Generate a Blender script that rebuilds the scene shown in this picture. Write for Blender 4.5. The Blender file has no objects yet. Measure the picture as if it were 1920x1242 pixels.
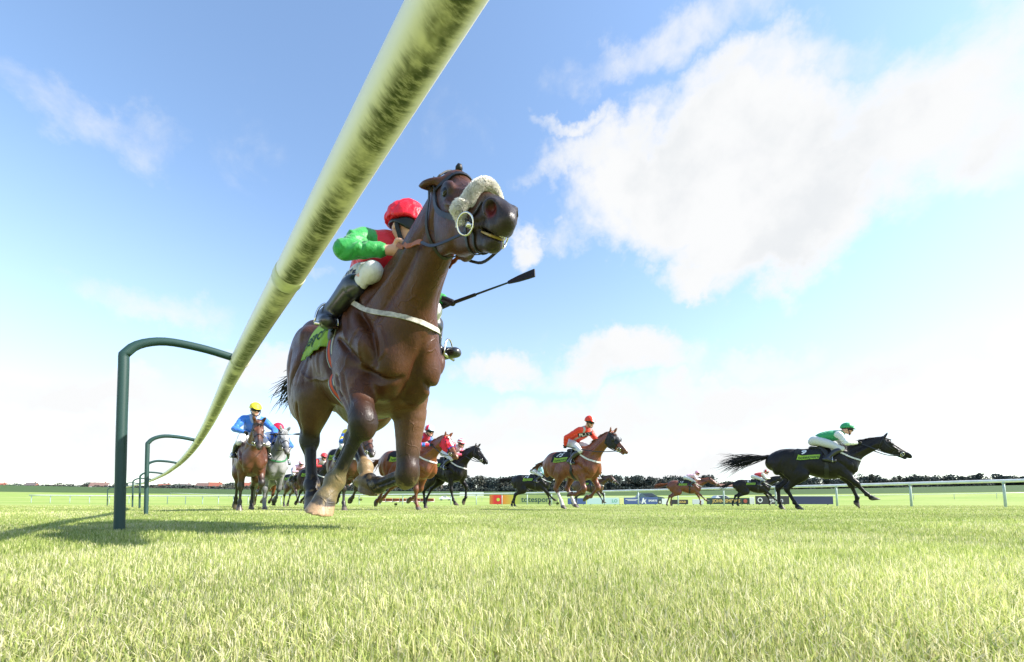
import bpy, math, random
import numpy as np
from mathutils import Vector, Matrix
from mathutils.bvhtree import BVHTree

R = math.radians
scene = bpy.context.scene
COL = scene.collection
rng = np.random.default_rng(7)
random.seed(7)

# ------------------------------------------------------------------ camera
F_PX, PPX, PPY, CAM_Z, PITCH = 800.0, 960.0, 874.0, 0.16, R(5.0)
cam_d = bpy.data.cameras.new('camera')
cam = bpy.data.objects.new('camera', cam_d)
COL.objects.link(cam)
cam_d.sensor_width = 36.0
cam_d.lens = F_PX / 1920.0 * 36.0
cam_d.shift_y = (PPY - 621.0) / 1920.0
cam_d.clip_start, cam_d.clip_end = 0.02, 5000.0
cam.location = (0, 0, CAM_Z)
cam.rotation_euler = (R(90) + PITCH, 0, 0)
scene.camera = cam

# ------------------------------------------------------------------ light
SUN_EL, SUN_AZ = R(38.0), R(99.0)          # azimuth clockwise from +Y (north)
to_sun = Vector((math.sin(SUN_AZ) * math.cos(SUN_EL), math.cos(SUN_AZ) * math.cos(SUN_EL), math.sin(SUN_EL)))
sun_d = bpy.data.lights.new('sun', 'SUN')
sun_d.energy, sun_d.angle, sun_d.color = 5.0, R(0.53), (1.0, 0.945, 0.86)
sun = bpy.data.objects.new('sun', sun_d)
COL.objects.link(sun)
sun.rotation_euler = to_sun.to_track_quat('Z', 'Y').to_euler()
sun.location = (20, 10, 30)

scene.view_settings.view_transform = 'Standard'
scene.view_settings.look = 'None'
scene.view_settings.exposure = 1.12
scene.view_settings.gamma = 1.0
scene.render.engine = 'CYCLES'
scene.cycles.use_denoising = True
scene.cycles.max_bounces = 6
scene.cycles.transparent_max_bounces = 6
scene.cycles.use_adaptive_sampling = True
scene.cycles.adaptive_threshold = 0.012


def pixdir(u, v):
    xc, yc = (u - PPX) / F_PX, (PPY - v) / F_PX
    return Vector((xc, math.cos(PITCH) - math.sin(PITCH) * yc, math.sin(PITCH) + math.cos(PITCH) * yc))


def at(u, v, Y):
    d = pixdir(u, v)
    return Vector((0, 0, CAM_Z)) + d * (Y / d.y)


class NT:
    """tiny node-graph helper"""
    def __init__(s, tree):
        s.t = tree; s.n = tree.nodes; s.l = tree.links
    def new(s, typ, **kw):
        n = s.n.new(typ)
        for k, v in kw.items():
            if k.startswith('_'):
                setattr(n, k[1:], v)
            else:
                s.put(n.inputs[k.replace('__', ' ')], v)
        return n
    def put(s, sock, v):
        if isinstance(v, bpy.types.NodeSocket):
            s.l.new(v, sock)
        elif isinstance(v, bpy.types.Node):
            s.l.new(v.outputs[0], sock)
        else:
            sock.default_value = v
    def math(s, op, a, b=None, c=None, clamp=False):
        n = s.n.new('ShaderNodeMath'); n.operation = op; n.use_clamp = clamp
        s.put(n.inputs[0], a)
        if b is not None: s.put(n.inputs[1], b)
        if c is not None: s.put(n.inputs[2], c)
        return n.outputs[0]
    def vmath(s, op, a, b=None):
        n = s.n.new('ShaderNodeVectorMath'); n.operation = op
        s.put(n.inputs[0], a)
        if b is not None: s.put(n.inputs[1], b)
        return n.outputs['Value'] if op in ('LENGTH', 'DOT_PRODUCT', 'DISTANCE') else n.outputs[0]
    def ramp(s, fac, lo, hi, a=0.0, b=1.0, smooth=True):
        n = s.n.new('ShaderNodeMapRange'); n.interpolation_type = 'SMOOTHSTEP' if smooth else 'LINEAR'
        s.put(n.inputs[0], fac)
        for i, v in enumerate((lo, hi, a, b)): s.put(n.inputs[1 + i], v)
        return n.outputs[0]
    def mix(s, fac, a, b, blend='MIX'):
        n = s.n.new('ShaderNodeMix'); n.data_type = 'RGBA'; n.blend_type = blend
        s.put(n.inputs[0], fac); s.put(n.inputs[6], a); s.put(n.inputs[7], b)
        return n.outputs[2]
    def noise(s, vec, scale, detail=4.0, rough=0.55, dist=0.0):
        n = s.n.new('ShaderNodeTexNoise')
        if vec is not None: s.put(n.inputs['Vector'], vec)
        n.inputs['Scale'].default_value = scale; n.inputs['Detail'].default_value = detail
        n.inputs['Roughness'].default_value = rough; n.inputs['Distortion'].default_value = dist
        return n.outputs[0]


def c4(c): return (c[0], c[1], c[2], 1.0)

# ------------------------------------------------------------------ sky
world = bpy.data.worlds.new('World')
scene.world = world
world.use_nodes = True
W = NT(world.node_tree)
W.n.clear()
sky = W.n.new('ShaderNodeTexSky')
sky.sky_type = 'NISHITA'
sky.sun_disc = False
sky.sun_elevation = SUN_EL
sky.sun_rotation = SUN_AZ
sky.air_density, sky.dust_density, sky.ozone_density = 1.0, 0.5, 1.6
tc = W.n.new('ShaderNodeTexCoord')
dirv = tc.outputs['Generated']
dn = W.vmath('NORMALIZE', dirv)
warp = W.n.new('ShaderNodeTexNoise')
W.put(warp.inputs['Vector'], dn); warp.inputs['Scale'].default_value = 5.0; warp.inputs['Detail'].default_value = 7.0
warp.inputs['Roughness'].default_value = 0.62
wv = W.vmath('SUBTRACT', warp.outputs['Color'], (0.5, 0.5, 0.5))
wsc = W.n.new('ShaderNodeVectorMath'); wsc.operation = 'SCALE'
W.put(wsc.inputs[0], wv); wsc.inputs['Scale'].default_value = 0.30
dw = W.vmath('ADD', dn, wsc.outputs[0])
# (px, px, radius px, radius px, strength): where the clouds stand in the sky, as directions
CLOUDS = [(1310, 330, 290, 140, 1.3), (1450, 400, 210, 150, 1.3), (1130, 290, 170, 60, .85), (1060, 235, 90, 26, .7), (1012, 452, 52, 46, .85),
          (1335, 515, 110, 42, .95), (1700, 260, 280, 170, 1.0), (1350, 190, 260, 70, .8), (940, 690, 90, 40, .75), (1150, 690, 170, 52, .95),
          (1370, 745, 190, 60, .9), (1040, 800, 260, 60, .9), (480, 700, 80, 50, .9), (610, 530, 50, 24, .45),
          (1450, 660, 120, 34, .6), (300, 560, 150, 50, .55), (180, 760, 230, 60, .85), (1720, 700, 230, 70, .8),
          (760, 860, 330, 60, .8), (1350, 860, 330, 52, .8), (330, 860, 240, 50, .7), (1250, 70, 240, 60, .55), (150, 180, 150, 60, .4)]
dens = None
for (u, v, rx, ry, st) in CLOUDS:
    c = pixdir(u, v); k = c.length; c.normalize()
    ax = Vector((c.y, -c.x, 0)).normalized(); up = ax.cross(c).normalized()
    rel = W.vmath('SUBTRACT', dw, tuple(c))
    cosx = 1.0 / k
    a = W.math('MULTIPLY', W.vmath('DOT_PRODUCT', rel, tuple(ax)), F_PX / (rx * cosx))
    b = W.math('MULTIPLY', W.vmath('DOT_PRODUCT', rel, tuple(up)), F_PX / (ry * cosx))
    f = W.vmath('DOT_PRODUCT', dn, tuple(c))
    r2 = W.math('ADD', W.math('MULTIPLY', a, a), W.math('MULTIPLY', b, b))
    m = W.math('MULTIPLY', W.math('SUBTRACT', 1.25, r2), st)
    m = W.math('MULTIPLY', m, W.math('GREATER_THAN', f, 0.2))
    m = W.math('MAXIMUM', m, 0.0)
    dens = m if dens is None else W.math('MAXIMUM', dens, m)
fine = W.noise(dn, 11.0, 9.0, 0.6, 0.3)
mid = W.noise(dn, 4.0, 6.0, 0.6, 0.2)
sepd = W.new('ShaderNodeSeparateXYZ', Vector=dn)
dz = sepd.outputs['Z']
dens = W.math('ADD', dens, W.math('MULTIPLY', W.math('SUBTRACT', fine, 0.5), 1.25))
dens = W.math('ADD', dens, W.math('MULTIPLY', W.math('SUBTRACT', mid, 0.52), 0.7))
haze_low = W.ramp(dz, 0.03, 0.40, 0.14, 0.0)
dens = W.math('ADD', dens, haze_low)
alpha = W.ramp(dens, 0.10, 1.12)
thick = W.ramp(dens, 0.8, 1.35)
shade = W.noise(dn, 7.0, 5.0, 0.55, 0.0)
ccol = W.mix(W.math('MULTIPLY', W.math('MULTIPLY', thick, W.ramp(dz, .22, .45)), W.ramp(shade, 0.40, 0.66)), (5.8, 5.85, 5.9, 1), (5.1, 5.25, 5.4, 1))
low_w = W.ramp(dz, 0.02, 0.60, 0.44, 0.0)
blue = W.mix(low_w, W.mix(1.0, sky.outputs[0], (2.12, 2.14, 2.10, 1), 'MULTIPLY'), (5.5, 5.85, 6.2, 1))
below = W.ramp(dz, -0.02, 0.0)
skyc = W.mix(alpha, blue, ccol)
bg = W.new('ShaderNodeBackground', Color=skyc, Strength=0.077)
wo = W.n.new('ShaderNodeOutputWorld')
W.l.new(bg.outputs[0], wo.inputs['Surface'])

# ------------------------------------------------------------------ materials
MATS = {}


def mat(name, col, rough=0.6, spec=0.4, metal=0.0, vcol=False, noise=None, bump=None, coat=0.0, sheen=0.0, transl=0.0, nscale_vec=None):
    """procedural Principled material; noise = (scale, amount) colour wear, bump = (scale, strength, distance)"""
    if name in MATS: return MATS[name]
    m = bpy.data.materials.new(name); m.use_nodes = True
    N = NT(m.node_tree); N.n.clear()
    out = N.n.new('ShaderNodeOutputMaterial')
    p = N.n.new('ShaderNodeBsdfPrincipled')
    tcn = N.n.new('ShaderNodeTexCoord'); ob = tcn.outputs['Object']
    if nscale_vec:
        ob = N.vmath('MULTIPLY', ob, nscale_vec)
    base = c4(col)
    if vcol:
        a = N.n.new('ShaderNodeAttribute'); a.attribute_name = 'Col'; base = a.outputs['Color']
    if noise:
        nz = N.noise(ob, noise[0], 6.0, 0.6)
        f = N.ramp(nz, 0.3, 0.7, 1.0 - noise[1], 1.0 + noise[1], False)
        cc = N.n.new('ShaderNodeCombineColor')
        for i in range(3): N.put(cc.inputs[i], f)
        base = N.mix(1.0, base, cc.outputs[0], 'MULTIPLY')
    N.put(p.inputs['Base Color'], base)
    p.inputs['Roughness'].default_value = rough
    p.inputs['Specular IOR Level'].default_value = spec
    p.inputs['Metallic'].default_value = metal
    p.inputs['Coat Weight'].default_value = coat
    p.inputs['Coat Roughness'].default_value = 0.25
    p.inputs['Sheen Weight'].default_value = sheen
    if bump:
        bn = N.noise(ob, bump[0], 5.0, 0.6)
        bb = N.new('ShaderNodeBump', Height=bn, Strength=bump[1], Distance=bump[2])
        N.l.new(bb.outputs[0], p.inputs['Normal'])
    surf = p.outputs[0]
    if transl > 0:
        tr = N.new('ShaderNodeBsdfTranslucent', Color=base)
        mx = N.n.new('ShaderNodeMixShader'); mx.inputs[0].default_value = transl
        N.l.new(surf, mx.inputs[1]); N.l.new(tr.outputs[0], mx.inputs[2]); surf = mx.outputs[0]
    N.l.new(surf, out.inputs['Surface'])
    MATS[name] = m
    return m


# ------------------------------------------------------------------ object helpers
def empty(name, loc=(0, 0, 0), rz=0.0, scale=1.0, tilt=0.0):
    o = bpy.data.objects.new(name, None); COL.objects.link(o)
    o.location = loc; o.rotation_euler = (0, tilt, rz); o.scale = (scale,) * 3
    o.empty_display_size = 0.1
    return o


def tag(o, label=None, cat=None, group=None, kind=None):
    if label: o['label'] = label
    if cat: o['category'] = cat
    if group: o['group'] = group
    if kind: o['kind'] = kind
    return o


def mesh(name, V, Fs, m=None, parent=None, smooth=True, cols=None, mats=None, midx=None):
    me = bpy.data.meshes.new(name)
    V = np.asarray(V, dtype=np.float32).reshape(-1, 3)
    if isinstance(Fs, np.ndarray) and Fs.ndim == 2:
        n, k = Fs.shape
        me.vertices.add(len(V)); me.vertices.foreach_set('co', V.ravel())
        me.loops.add(n * k); me.loops.foreach_set('vertex_index', Fs.astype(np.int32).ravel())
        me.polygons.add(n); me.polygons.foreach_set('loop_start', np.arange(0, n * k, k, dtype=np.int32))
        me.update(calc_edges=True)
    else:
        me.from_pydata([tuple(map(float, v)) for v in V], [], [tuple(map(int, f)) for f in Fs])
        me.update()
    me.polygons.foreach_set('use_smooth', np.full(len(me.polygons), smooth, dtype=bool))
    if cols is not None:
        a = me.color_attributes.new('Col', 'FLOAT_COLOR', 'POINT')
        cc = np.ones((len(V), 4), np.float32); cc[:, :3] = np.asarray(cols)[:, :3]
        a.data.foreach_set('color', cc.ravel())
    for mm in (mats or ([m] if m else [])): me.materials.append(mm)
    if midx is not None: me.polygons.foreach_set('material_index', np.asarray(midx, dtype=np.int32))
    o = bpy.data.objects.new(name, me); COL.objects.link(o)
    if parent is not None: o.parent = parent
    return o


class Geo:
    """collects pieces into one mesh"""
    def __init__(s): s.v = []; s.f = []; s.n = 0; s.m = []
    def add(s, V, Fs, mi=0):
        V = np.asarray(V, float).reshape(-1, 3)
        s.v.append(V); s.f += [tuple(int(i) + s.n for i in f) for f in Fs]; s.m += [mi] * len(Fs); s.n += len(V)
    def build(s, name, m, parent=None, smooth=True, mats=None):
        return mesh(name, np.concatenate(s.v), s.f, m, parent, smooth, mats=mats, midx=s.m if mats else None)
    def box(s, c, size, rot=0.0, bev=0.0, mi=0):
        hx, hy, hz = size[0] / 2, size[1] / 2, size[2] / 2
        b = min(bev, hx * .9, hy * .9, hz * .9)
        cr, sr = math.cos(rot), math.sin(rot)
        if b <= 0:
            P = [(x, y, z) for x in (-hx, hx) for y in (-hy, hy) for z in (-hz, hz)]
            Fs = [(0, 1, 3, 2), (4, 6, 7, 5), (0, 4, 5, 1), (2, 3, 7, 6), (0, 2, 6, 4), (1, 5, 7, 3)]
        else:
            P, Fs = [], []
            rings = [(-hz, b), (-hz + b, 0), (hz - b, 0), (hz, b)]
            for z, q in rings:
                x, y = hx - q, hy - q
                P += [(x, y - b, z), (x - b, y, z), (-x + b, y, z), (-x, y - b, z), (-x, -y + b, z), (-x + b, -y, z), (x - b, -y, z), (x, -y + b, z)]
            for k in range(3):
                for i in range(8):
                    j = (i + 1) % 8
                    Fs.append((k * 8 + i, k * 8 + j, k * 8 + 8 + j, k * 8 + 8 + i))
            Fs.append(tuple(range(7, -1, -1))); Fs.append(tuple(range(24, 32)))
        P = [(c[0] + x * cr - y * sr, c[1] + x * sr + y * cr, c[2] + z) for x, y, z in P]
        s.add(P, Fs, mi)
    def tube(s, pts, rad, n=8, closed=False, cap=True, mi=0):
        V, Fs = tube_geo(pts, rad, n, closed, cap); s.add(V, Fs, mi)


def tube_geo(pts, rad, n=8, closed=False, cap=True):
    P = [Vector(p) for p in pts]; N_ = len(P)
    rad = [rad] * N_ if np.isscalar(rad) else list(rad)
    V, Fs = [], []
    prev = None
    for i in range(N_):
        if closed: t = P[(i + 1) % N_] - P[i - 1]
        else: t = P[min(i + 1, N_ - 1)] - P[max(i - 1, 0)]
        if t.length < 1e-9: t = Vector((0, 0, 1))
        t.normalize()
        if prev is None:
            a = Vector((0, 0, 1)) if abs(t.z) < 0.9 else Vector((1, 0, 0))
            u = (a - t * a.dot(t)).normalized()
        else:
            u = (prev - t * prev.dot(t))
            u = u.normalized() if u.length > 1e-6 else prev
        prev = u
        w = t.cross(u)
        for k in range(n):
            a = 2 * math.pi * k / n
            V.append(P[i] + (u * math.cos(a) + w * math.sin(a)) * rad[i])
    for i in range(N_ if closed else N_ - 1):
        for k in range(n):
            a, b = i * n + k, i * n + (k + 1) % n
            c, d = ((i + 1) % N_) * n + (k + 1) % n, ((i + 1) % N_) * n + k
            Fs.append((a, b, c, d))
    if cap and not closed:
        Fs.append(tuple(range(n - 1, -1, -1))); Fs.append(tuple(range((N_ - 1) * n, N_ * n)))
    return V, Fs


def catmull(P, sub=6):
    P = np.asarray(P, float)
    if len(P) < 3 or sub < 2:
        return P
    Q = np.vstack([2 * P[0] - P[1], P, 2 * P[-1] - P[-2]])
    out = []
    for i in range(1, len(Q) - 2):
        for t in np.arange(sub) / sub:
            a, b, c, d = Q[i - 1:i + 3]
            out.append(.5 * (2 * b + (c - a) * t + (2 * a - 5 * b + 4 * c - d) * t * t + (3 * b - a - 3 * c + d) * t ** 3))
    out.append(P[-1])
    return np.array(out)


def ribbon_geo(pts, nrm, width, thick, closed=False):
    P = [Vector(p) for p in pts]; Nn = [Vector(n).normalized() for n in nrm]; N_ = len(P)
    V, Fs = [], []
    wd = [width] * N_ if np.isscalar(width) else list(width)
    for i in range(N_):
        t = (P[(i + 1) % N_] - P[i - 1]) if closed else (P[min(i + 1, N_ - 1)] - P[max(i - 1, 0)])
        t = t.normalized() if t.length > 1e-9 else Vector((1, 0, 0))
        s_ = t.cross(Nn[i]); s_ = s_.normalized() if s_.length > 1e-6 else Vector((0, 1, 0))
        n_ = s_.cross(t)
        for a, b in ((-.5, 0), (.5, 0), (.5, 1), (-.5, 1)):
            V.append(P[i] + s_ * (a * wd[i]) + n_ * (b * thick))
    for i in range(N_ if closed else N_ - 1):
        j = (i + 1) % N_
        for k in range(4):
            Fs.append((i * 4 + k, i * 4 + (k + 1) % 4, j * 4 + (k + 1) % 4, j * 4 + k))
    if not closed:
        Fs.append((3, 2, 1, 0)); b = (N_ - 1) * 4; Fs.append((b, b + 1, b + 2, b + 3))
    return V, Fs


def text_geo(s, size, extrude=0.0, bold=0.0, italic=0.0, space=1.0):
    """flat lettering as triangles, centred on the origin in the XY plane"""
    cu = bpy.data.curves.new('lettering', 'FONT')
    cu.body = s; cu.size = size; cu.align_x = 'CENTER'; cu.align_y = 'CENTER'
    cu.extrude = extrude; cu.offset = bold; cu.shear = italic; cu.space_character = space
    cu.resolution_u = 3
    o = bpy.data.objects.new('lettering', cu)
    me = o.to_mesh()
    V = np.array([v.co[:] for v in me.vertices]).reshape(-1, 3)
    Fs = [tuple(p.vertices) for p in me.polygons]
    o.to_mesh_clear(); bpy.data.objects.remove(o); bpy.data.curves.remove(cu)
    return V, Fs


# ------------------------------------------------------------------ implicit surfaces
def nrmz(v):
    v = np.asarray(v, float); return v / max(np.linalg.norm(v), 1e-9)


class SDF:
    def __init__(s): s.p = []
    def _push(s, fn, lo, hi, k, op): s.p.append((fn, np.asarray(lo, float), np.asarray(hi, float), k, op))
    def cone(s, a, b, ra, rb, k=.03, side=None, sa=1., sb=None, op='u', inf=0.):
        s.chain([a, b], [ra, rb], k, side, [sa, sa if sb is None else sb], op, sub=1, inf=inf)
    def chain(s, pts, rad, k=.03, side=None, sc=None, op='u', sub=4, egg=0., inf=0.):
        pts = np.asarray(pts, float); rad = np.asarray(rad, float); n = len(pts)
        sc = np.ones(n) if sc is None else np.asarray(sc, float)
        D = np.column_stack([pts, rad, sc])
        if sub > 1: D = catmull(D, sub)
        P, rr, ss = D[:, :3], D[:, 3] + inf, D[:, 4]
        side = None if side is None else nrmz(side)
        def fn(X, Y, Z):
            best = None
            for i in range(len(P) - 1):
                a, b = P[i], P[i + 1]; ab = b - a; L2 = max(ab @ ab, 1e-10)
                vx, vy, vz = X - a[0], Y - a[1], Z - a[2]
                t = np.clip((vx * ab[0] + vy * ab[1] + vz * ab[2]) / L2, 0, 1)
                qx, qy, qz = vx - t * ab[0], vy - t * ab[1], vz - t * ab[2]
                r = rr[i] + t * (rr[i + 1] - rr[i])
                q2 = qx * qx + qy * qy + qz * qz
                if side is not None:
                    w = ss[i] + t * (ss[i + 1] - ss[i])
                    if egg:
                        w = w * (1 + egg * np.clip(qz / np.maximum(r, 1e-4), -1, 1))
                    u = qx * side[0] + qy * side[1] + qz * side[2]
                    q2 = q2 - u * u + (u / w) ** 2
                    d = (np.sqrt(np.maximum(q2, 0)) - r) * np.minimum(w, 1)
                else:
                    d = np.sqrt(q2) - r
                best = d if best is None else np.minimum(best, d)
            return best
        m = (rr * np.maximum(ss, 1) * (1 + abs(egg))).max()
        s._push(fn, P.min(0) - m, P.max(0) + m, k, op)
    def ell(s, c, r, k=.03, axes=None, op='u', inf=0.):
        c = np.asarray(c, float); r = np.asarray(r, float) + inf
        A = np.eye(3) if axes is None else np.array([nrmz(a) for a in axes])
        def fn(X, Y, Z):
            x, y, z = X - c[0], Y - c[1], Z - c[2]
            u = [A[i, 0] * x + A[i, 1] * y + A[i, 2] * z for i in range(3)]
            k0 = np.sqrt((u[0] / r[0]) ** 2 + (u[1] / r[1]) ** 2 + (u[2] / r[2]) ** 2)
            k1 = np.sqrt((u[0] / r[0] ** 2) ** 2 + (u[1] / r[1] ** 2) ** 2 + (u[2] / r[2] ** 2) ** 2)
            return k0 * (k0 - 1) / np.maximum(k1, 1e-6)
        m = (np.abs(A).T @ r)
        s._push(fn, c - m, c + m, k, op)
    def raw(s, fn, lo, hi, k=.02, op='u'): s._push(fn, lo, hi, k, op)
    def mesh(s, h, smooth=2):
        P = [p for p in s.p if p[4] == 'u']
        lo = np.min([p[1] for p in P], 0) - 4 * h; hi = np.max([p[2] for p in P], 0) + 4 * h
        n = np.ceil((hi - lo) / h).astype(int) + 1
        Fd = np.full(n, 1.0, np.float32)
        ax = [(lo[i] + h * np.arange(n[i])).astype(np.float32) for i in range(3)]
        for fn, a, b, k, op in s.p:
            i0 = np.clip(((a - k - 3 * h - lo) / h).astype(int), 0, n); i1 = np.clip(((b + k + 3 * h - lo) / h).astype(int) + 2, 0, n)
            if (i1 <= i0).any(): continue
            sl = tuple(slice(i0[i], i1[i]) for i in range(3))
            X, Y, Z = ax[0][sl[0]][:, None, None], ax[1][sl[1]][None, :, None], ax[2][sl[2]][None, None, :]
            d = fn(X, Y, Z); f = Fd[sl]
            if op == 'u':
                hh = np.clip(.5 + .5 * (f - d) / k, 0, 1)
                Fd[sl] = f + (d - f) * hh - k * hh * (1 - hh)
            else:
                d = -d
                hh = np.clip(.5 - .5 * (f - d) / k, 0, 1)
                Fd[sl] = f + (d - f) * hh + k * hh * (1 - hh)
        return surface_nets(Fd, lo, h, smooth)


def surface_nets(Fd, lo, h, smooth=2):
    S = Fd < 0
    n = Fd.shape
    cnt = np.zeros(tuple(x - 1 for x in n), np.uint8)
    for d in np.ndindex(2, 2, 2):
        cnt += S[d[0]:n[0] - 1 + d[0], d[1]:n[1] - 1 + d[1], d[2]:n[2] - 1 + d[2]]
    act = (cnt > 0) & (cnt < 8)
    idx = np.argwhere(act)
    ids = np.full(act.shape, -1, np.int64); ids[act] = np.arange(len(idx))
    corner = {d: Fd[idx[:, 0] + d[0], idx[:, 1] + d[1], idx[:, 2] + d[2]] for d in np.ndindex(2, 2, 2)}
    acc = np.zeros((len(idx), 3)); c = np.zeros(len(idx))
    for d in np.ndindex(2, 2, 2):
        for a in range(3):
            if d[a]: continue
            e = list(d); e[a] = 1; e = tuple(e)
            f0, f1 = corner[d], corner[e]
            x = (f0 < 0) != (f1 < 0)
            t = np.where(x, f0 / np.where(f0 == f1, 1, f0 - f1), 0)
            p = np.tile(np.array(d, float), (len(idx), 1)); p[:, a] = t
            acc[x] += p[x]; c[x] += 1
    V = lo + h * (idx + acc / c[:, None])
    quads = []
    for a in range(3):
        sl0 = [slice(None)] * 3; sl1 = [slice(None)] * 3
        sl0[a] = slice(0, -1); sl1[a] = slice(1, None)
        A, B = S[tuple(sl0)], S[tuple(sl1)]
        b, c_ = (a + 1) % 3, (a + 2) % 3
        for flip in (0, 1):
            e = np.argwhere(A & ~B if not flip else ~A & B)
            ok = (e[:, b] > 0) & (e[:, c_] > 0) & (e[:, b] < n[b] - 1) & (e[:, c_] < n[c_] - 1)
            e = e[ok]
            q = []
            for db, dc in ((-1, -1), (0, -1), (0, 0), (-1, 0)):
                g = e.copy(); g[:, b] += db; g[:, c_] += dc
                q.append(ids[g[:, 0], g[:, 1], g[:, 2]])
            q = np.column_stack(q)
            quads.append(q if not flip else q[:, ::-1])
    Q = np.concatenate(quads)
    for _ in range(smooth):
        A = np.zeros_like(V); w = np.zeros(len(V))
        for i in range(4):
            a, b = Q[:, i], Q[:, (i + 1) % 4]
            for j in range(3):
                A[:, j] += np.bincount(a, V[b, j], len(V)) + np.bincount(b, V[a, j], len(V))
            w += np.bincount(a, minlength=len(V)) + np.bincount(b, minlength=len(V))
        V = V + .5 * (A / np.maximum(w, 1)[:, None] - V)
    return V, Q


def seg_dist(V, a, b):
    a = np.asarray(a, float); b = np.asarray(b, float); ab = b - a
    t = np.clip(((V - a) @ ab) / max(ab @ ab, 1e-9), 0, 1)
    return np.linalg.norm(V - a - t[:, None] * ab, axis=1), t


def sstep(x, a, b):
    t = np.clip((x - a) / (b - a), 0, 1); return t * t * (3 - 2 * t)
# ------------------------------------------------------------------ horses
def leg_dir(a, lat=0.0, s=1):
    return np.array([math.sin(R(a)), s * math.sin(R(lat)), -math.cos(R(a))])


TRUNK = [(-.86, 1.20, .13, .16), (-.78, 1.235, .205, .235), (-.62, 1.275, .262, .275), (-.44, 1.275, .262, .27), (-.24, 1.235, .262, .275),
         (-.02, 1.195, .282, .325), (.18, 1.165, .275, .365), (.36, 1.165, .245, .385), (.50, 1.175, .225, .33), (.60, 1.165, .20, .25), (.695, 1.14, .155, .155)]


def joints(pose):
    """pose: dict with leg angle lists or explicit joints, neck and head angles, dz; returns joint positions in the horse's frame"""
    J = {}
    dz = pose.get('dz', 0.)
    for nm, s in (('FR', -1), ('FL', 1)):
        p = pose[nm]
        if isinstance(p, dict): J[nm] = {k: np.array(v, float) if not np.isscalar(v) else v for k, v in p.items()}; continue
        a1, a2, a3 = p[:3]; lat = p[3] if len(p) > 3 else 0
        E = np.array([.40 + .0015 * a1, s * .165, .985 + dz]); K = E + .42 * leg_dir(a1, lat, s); Fk = K + .31 * leg_dir(a2, lat * .5, s); C = Fk + .115 * leg_dir(a3)
        J[nm] = dict(E=E, K=K, F=Fk, C=C, hd=leg_dir(a3), sn=leg_dir(a3 - 38))
    for nm, s in (('HR', -1), ('HL', 1)):
        p = pose[nm]
        if isinstance(p, dict): J[nm] = {k: np.array(v, float) if not np.isscalar(v) else v for k, v in p.items()}; continue
        t, g, c, q = p[:4]
        H = np.array([-.50, s * .135, 1.23 + dz]); S = H + .40 * leg_dir(t) + np.array([0, s * .05, 0]); K = S + .44 * leg_dir(g) - np.array([0, s * .03, 0])
        Fk = K + .36 * leg_dir(c); C = Fk + .115 * leg_dir(q)
        J[nm] = dict(H=H, S=S, K=K, F=Fk, C=C, hd=leg_dir(q), sn=leg_dir(q - 38))
    na = R(pose.get('neck', 30)); nl = pose.get('neck_len', .92)
    N0 = np.array([.42, 0, 1.235 + dz])
    yw = R(pose.get('head_yaw', 0))
    n = np.array([math.cos(na) * math.cos(yw * .5), math.cos(na) * math.sin(yw * .5), math.sin(na)])
    P = N0 + nl * n
    b = R(pose.get('head', 45))
    h = np.array([math.cos(b) * math.cos(yw), math.cos(b) * math.sin(yw), -math.sin(b)])
    y = np.array([-math.sin(yw), math.cos(yw), 0]); u = nrmz(np.cross(h, y))
    tw = R(pose.get('head_roll', 0))
    y, u = y * math.cos(tw) + u * math.sin(tw), u * math.cos(tw) - y * math.sin(tw)
    J['N0'], J['n'], J['P'], J['h'], J['y'], J['u'] = N0, n, P, h, y, u
    J['dz'] = dz; J['sl'] = pose.get('sl', 0.); J['hs'] = pose.get('hs', 1.0)
    return J


HL_ = .60


def hf(J, t, y, u):
    k = J['hs']
    return J['P'] + (J['h'] * t + J['y'] * y + J['u'] * u) * k


def lift(J, x):
    return J['dz'] + np.maximum(.3 - x, 0) * J['sl']


class Scaled:
    """writes into an SDF with every radius multiplied"""
    def __init__(s, S, k): s.S, s.k_ = S, k
    def ell(s, c, r, k=.03, axes=None, op='u'): s.S.ell(c, np.asarray(r) * s.k_, k, axes, op)
    def chain(s, pts, rad, k=.03, side=None, sc=None, op='u', sub=4, egg=0.): s.S.chain(pts, np.asarray(rad) * s.k_, k, side, sc, op, sub, egg)
    def raw(s, *a): s.S.raw(*a)


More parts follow.
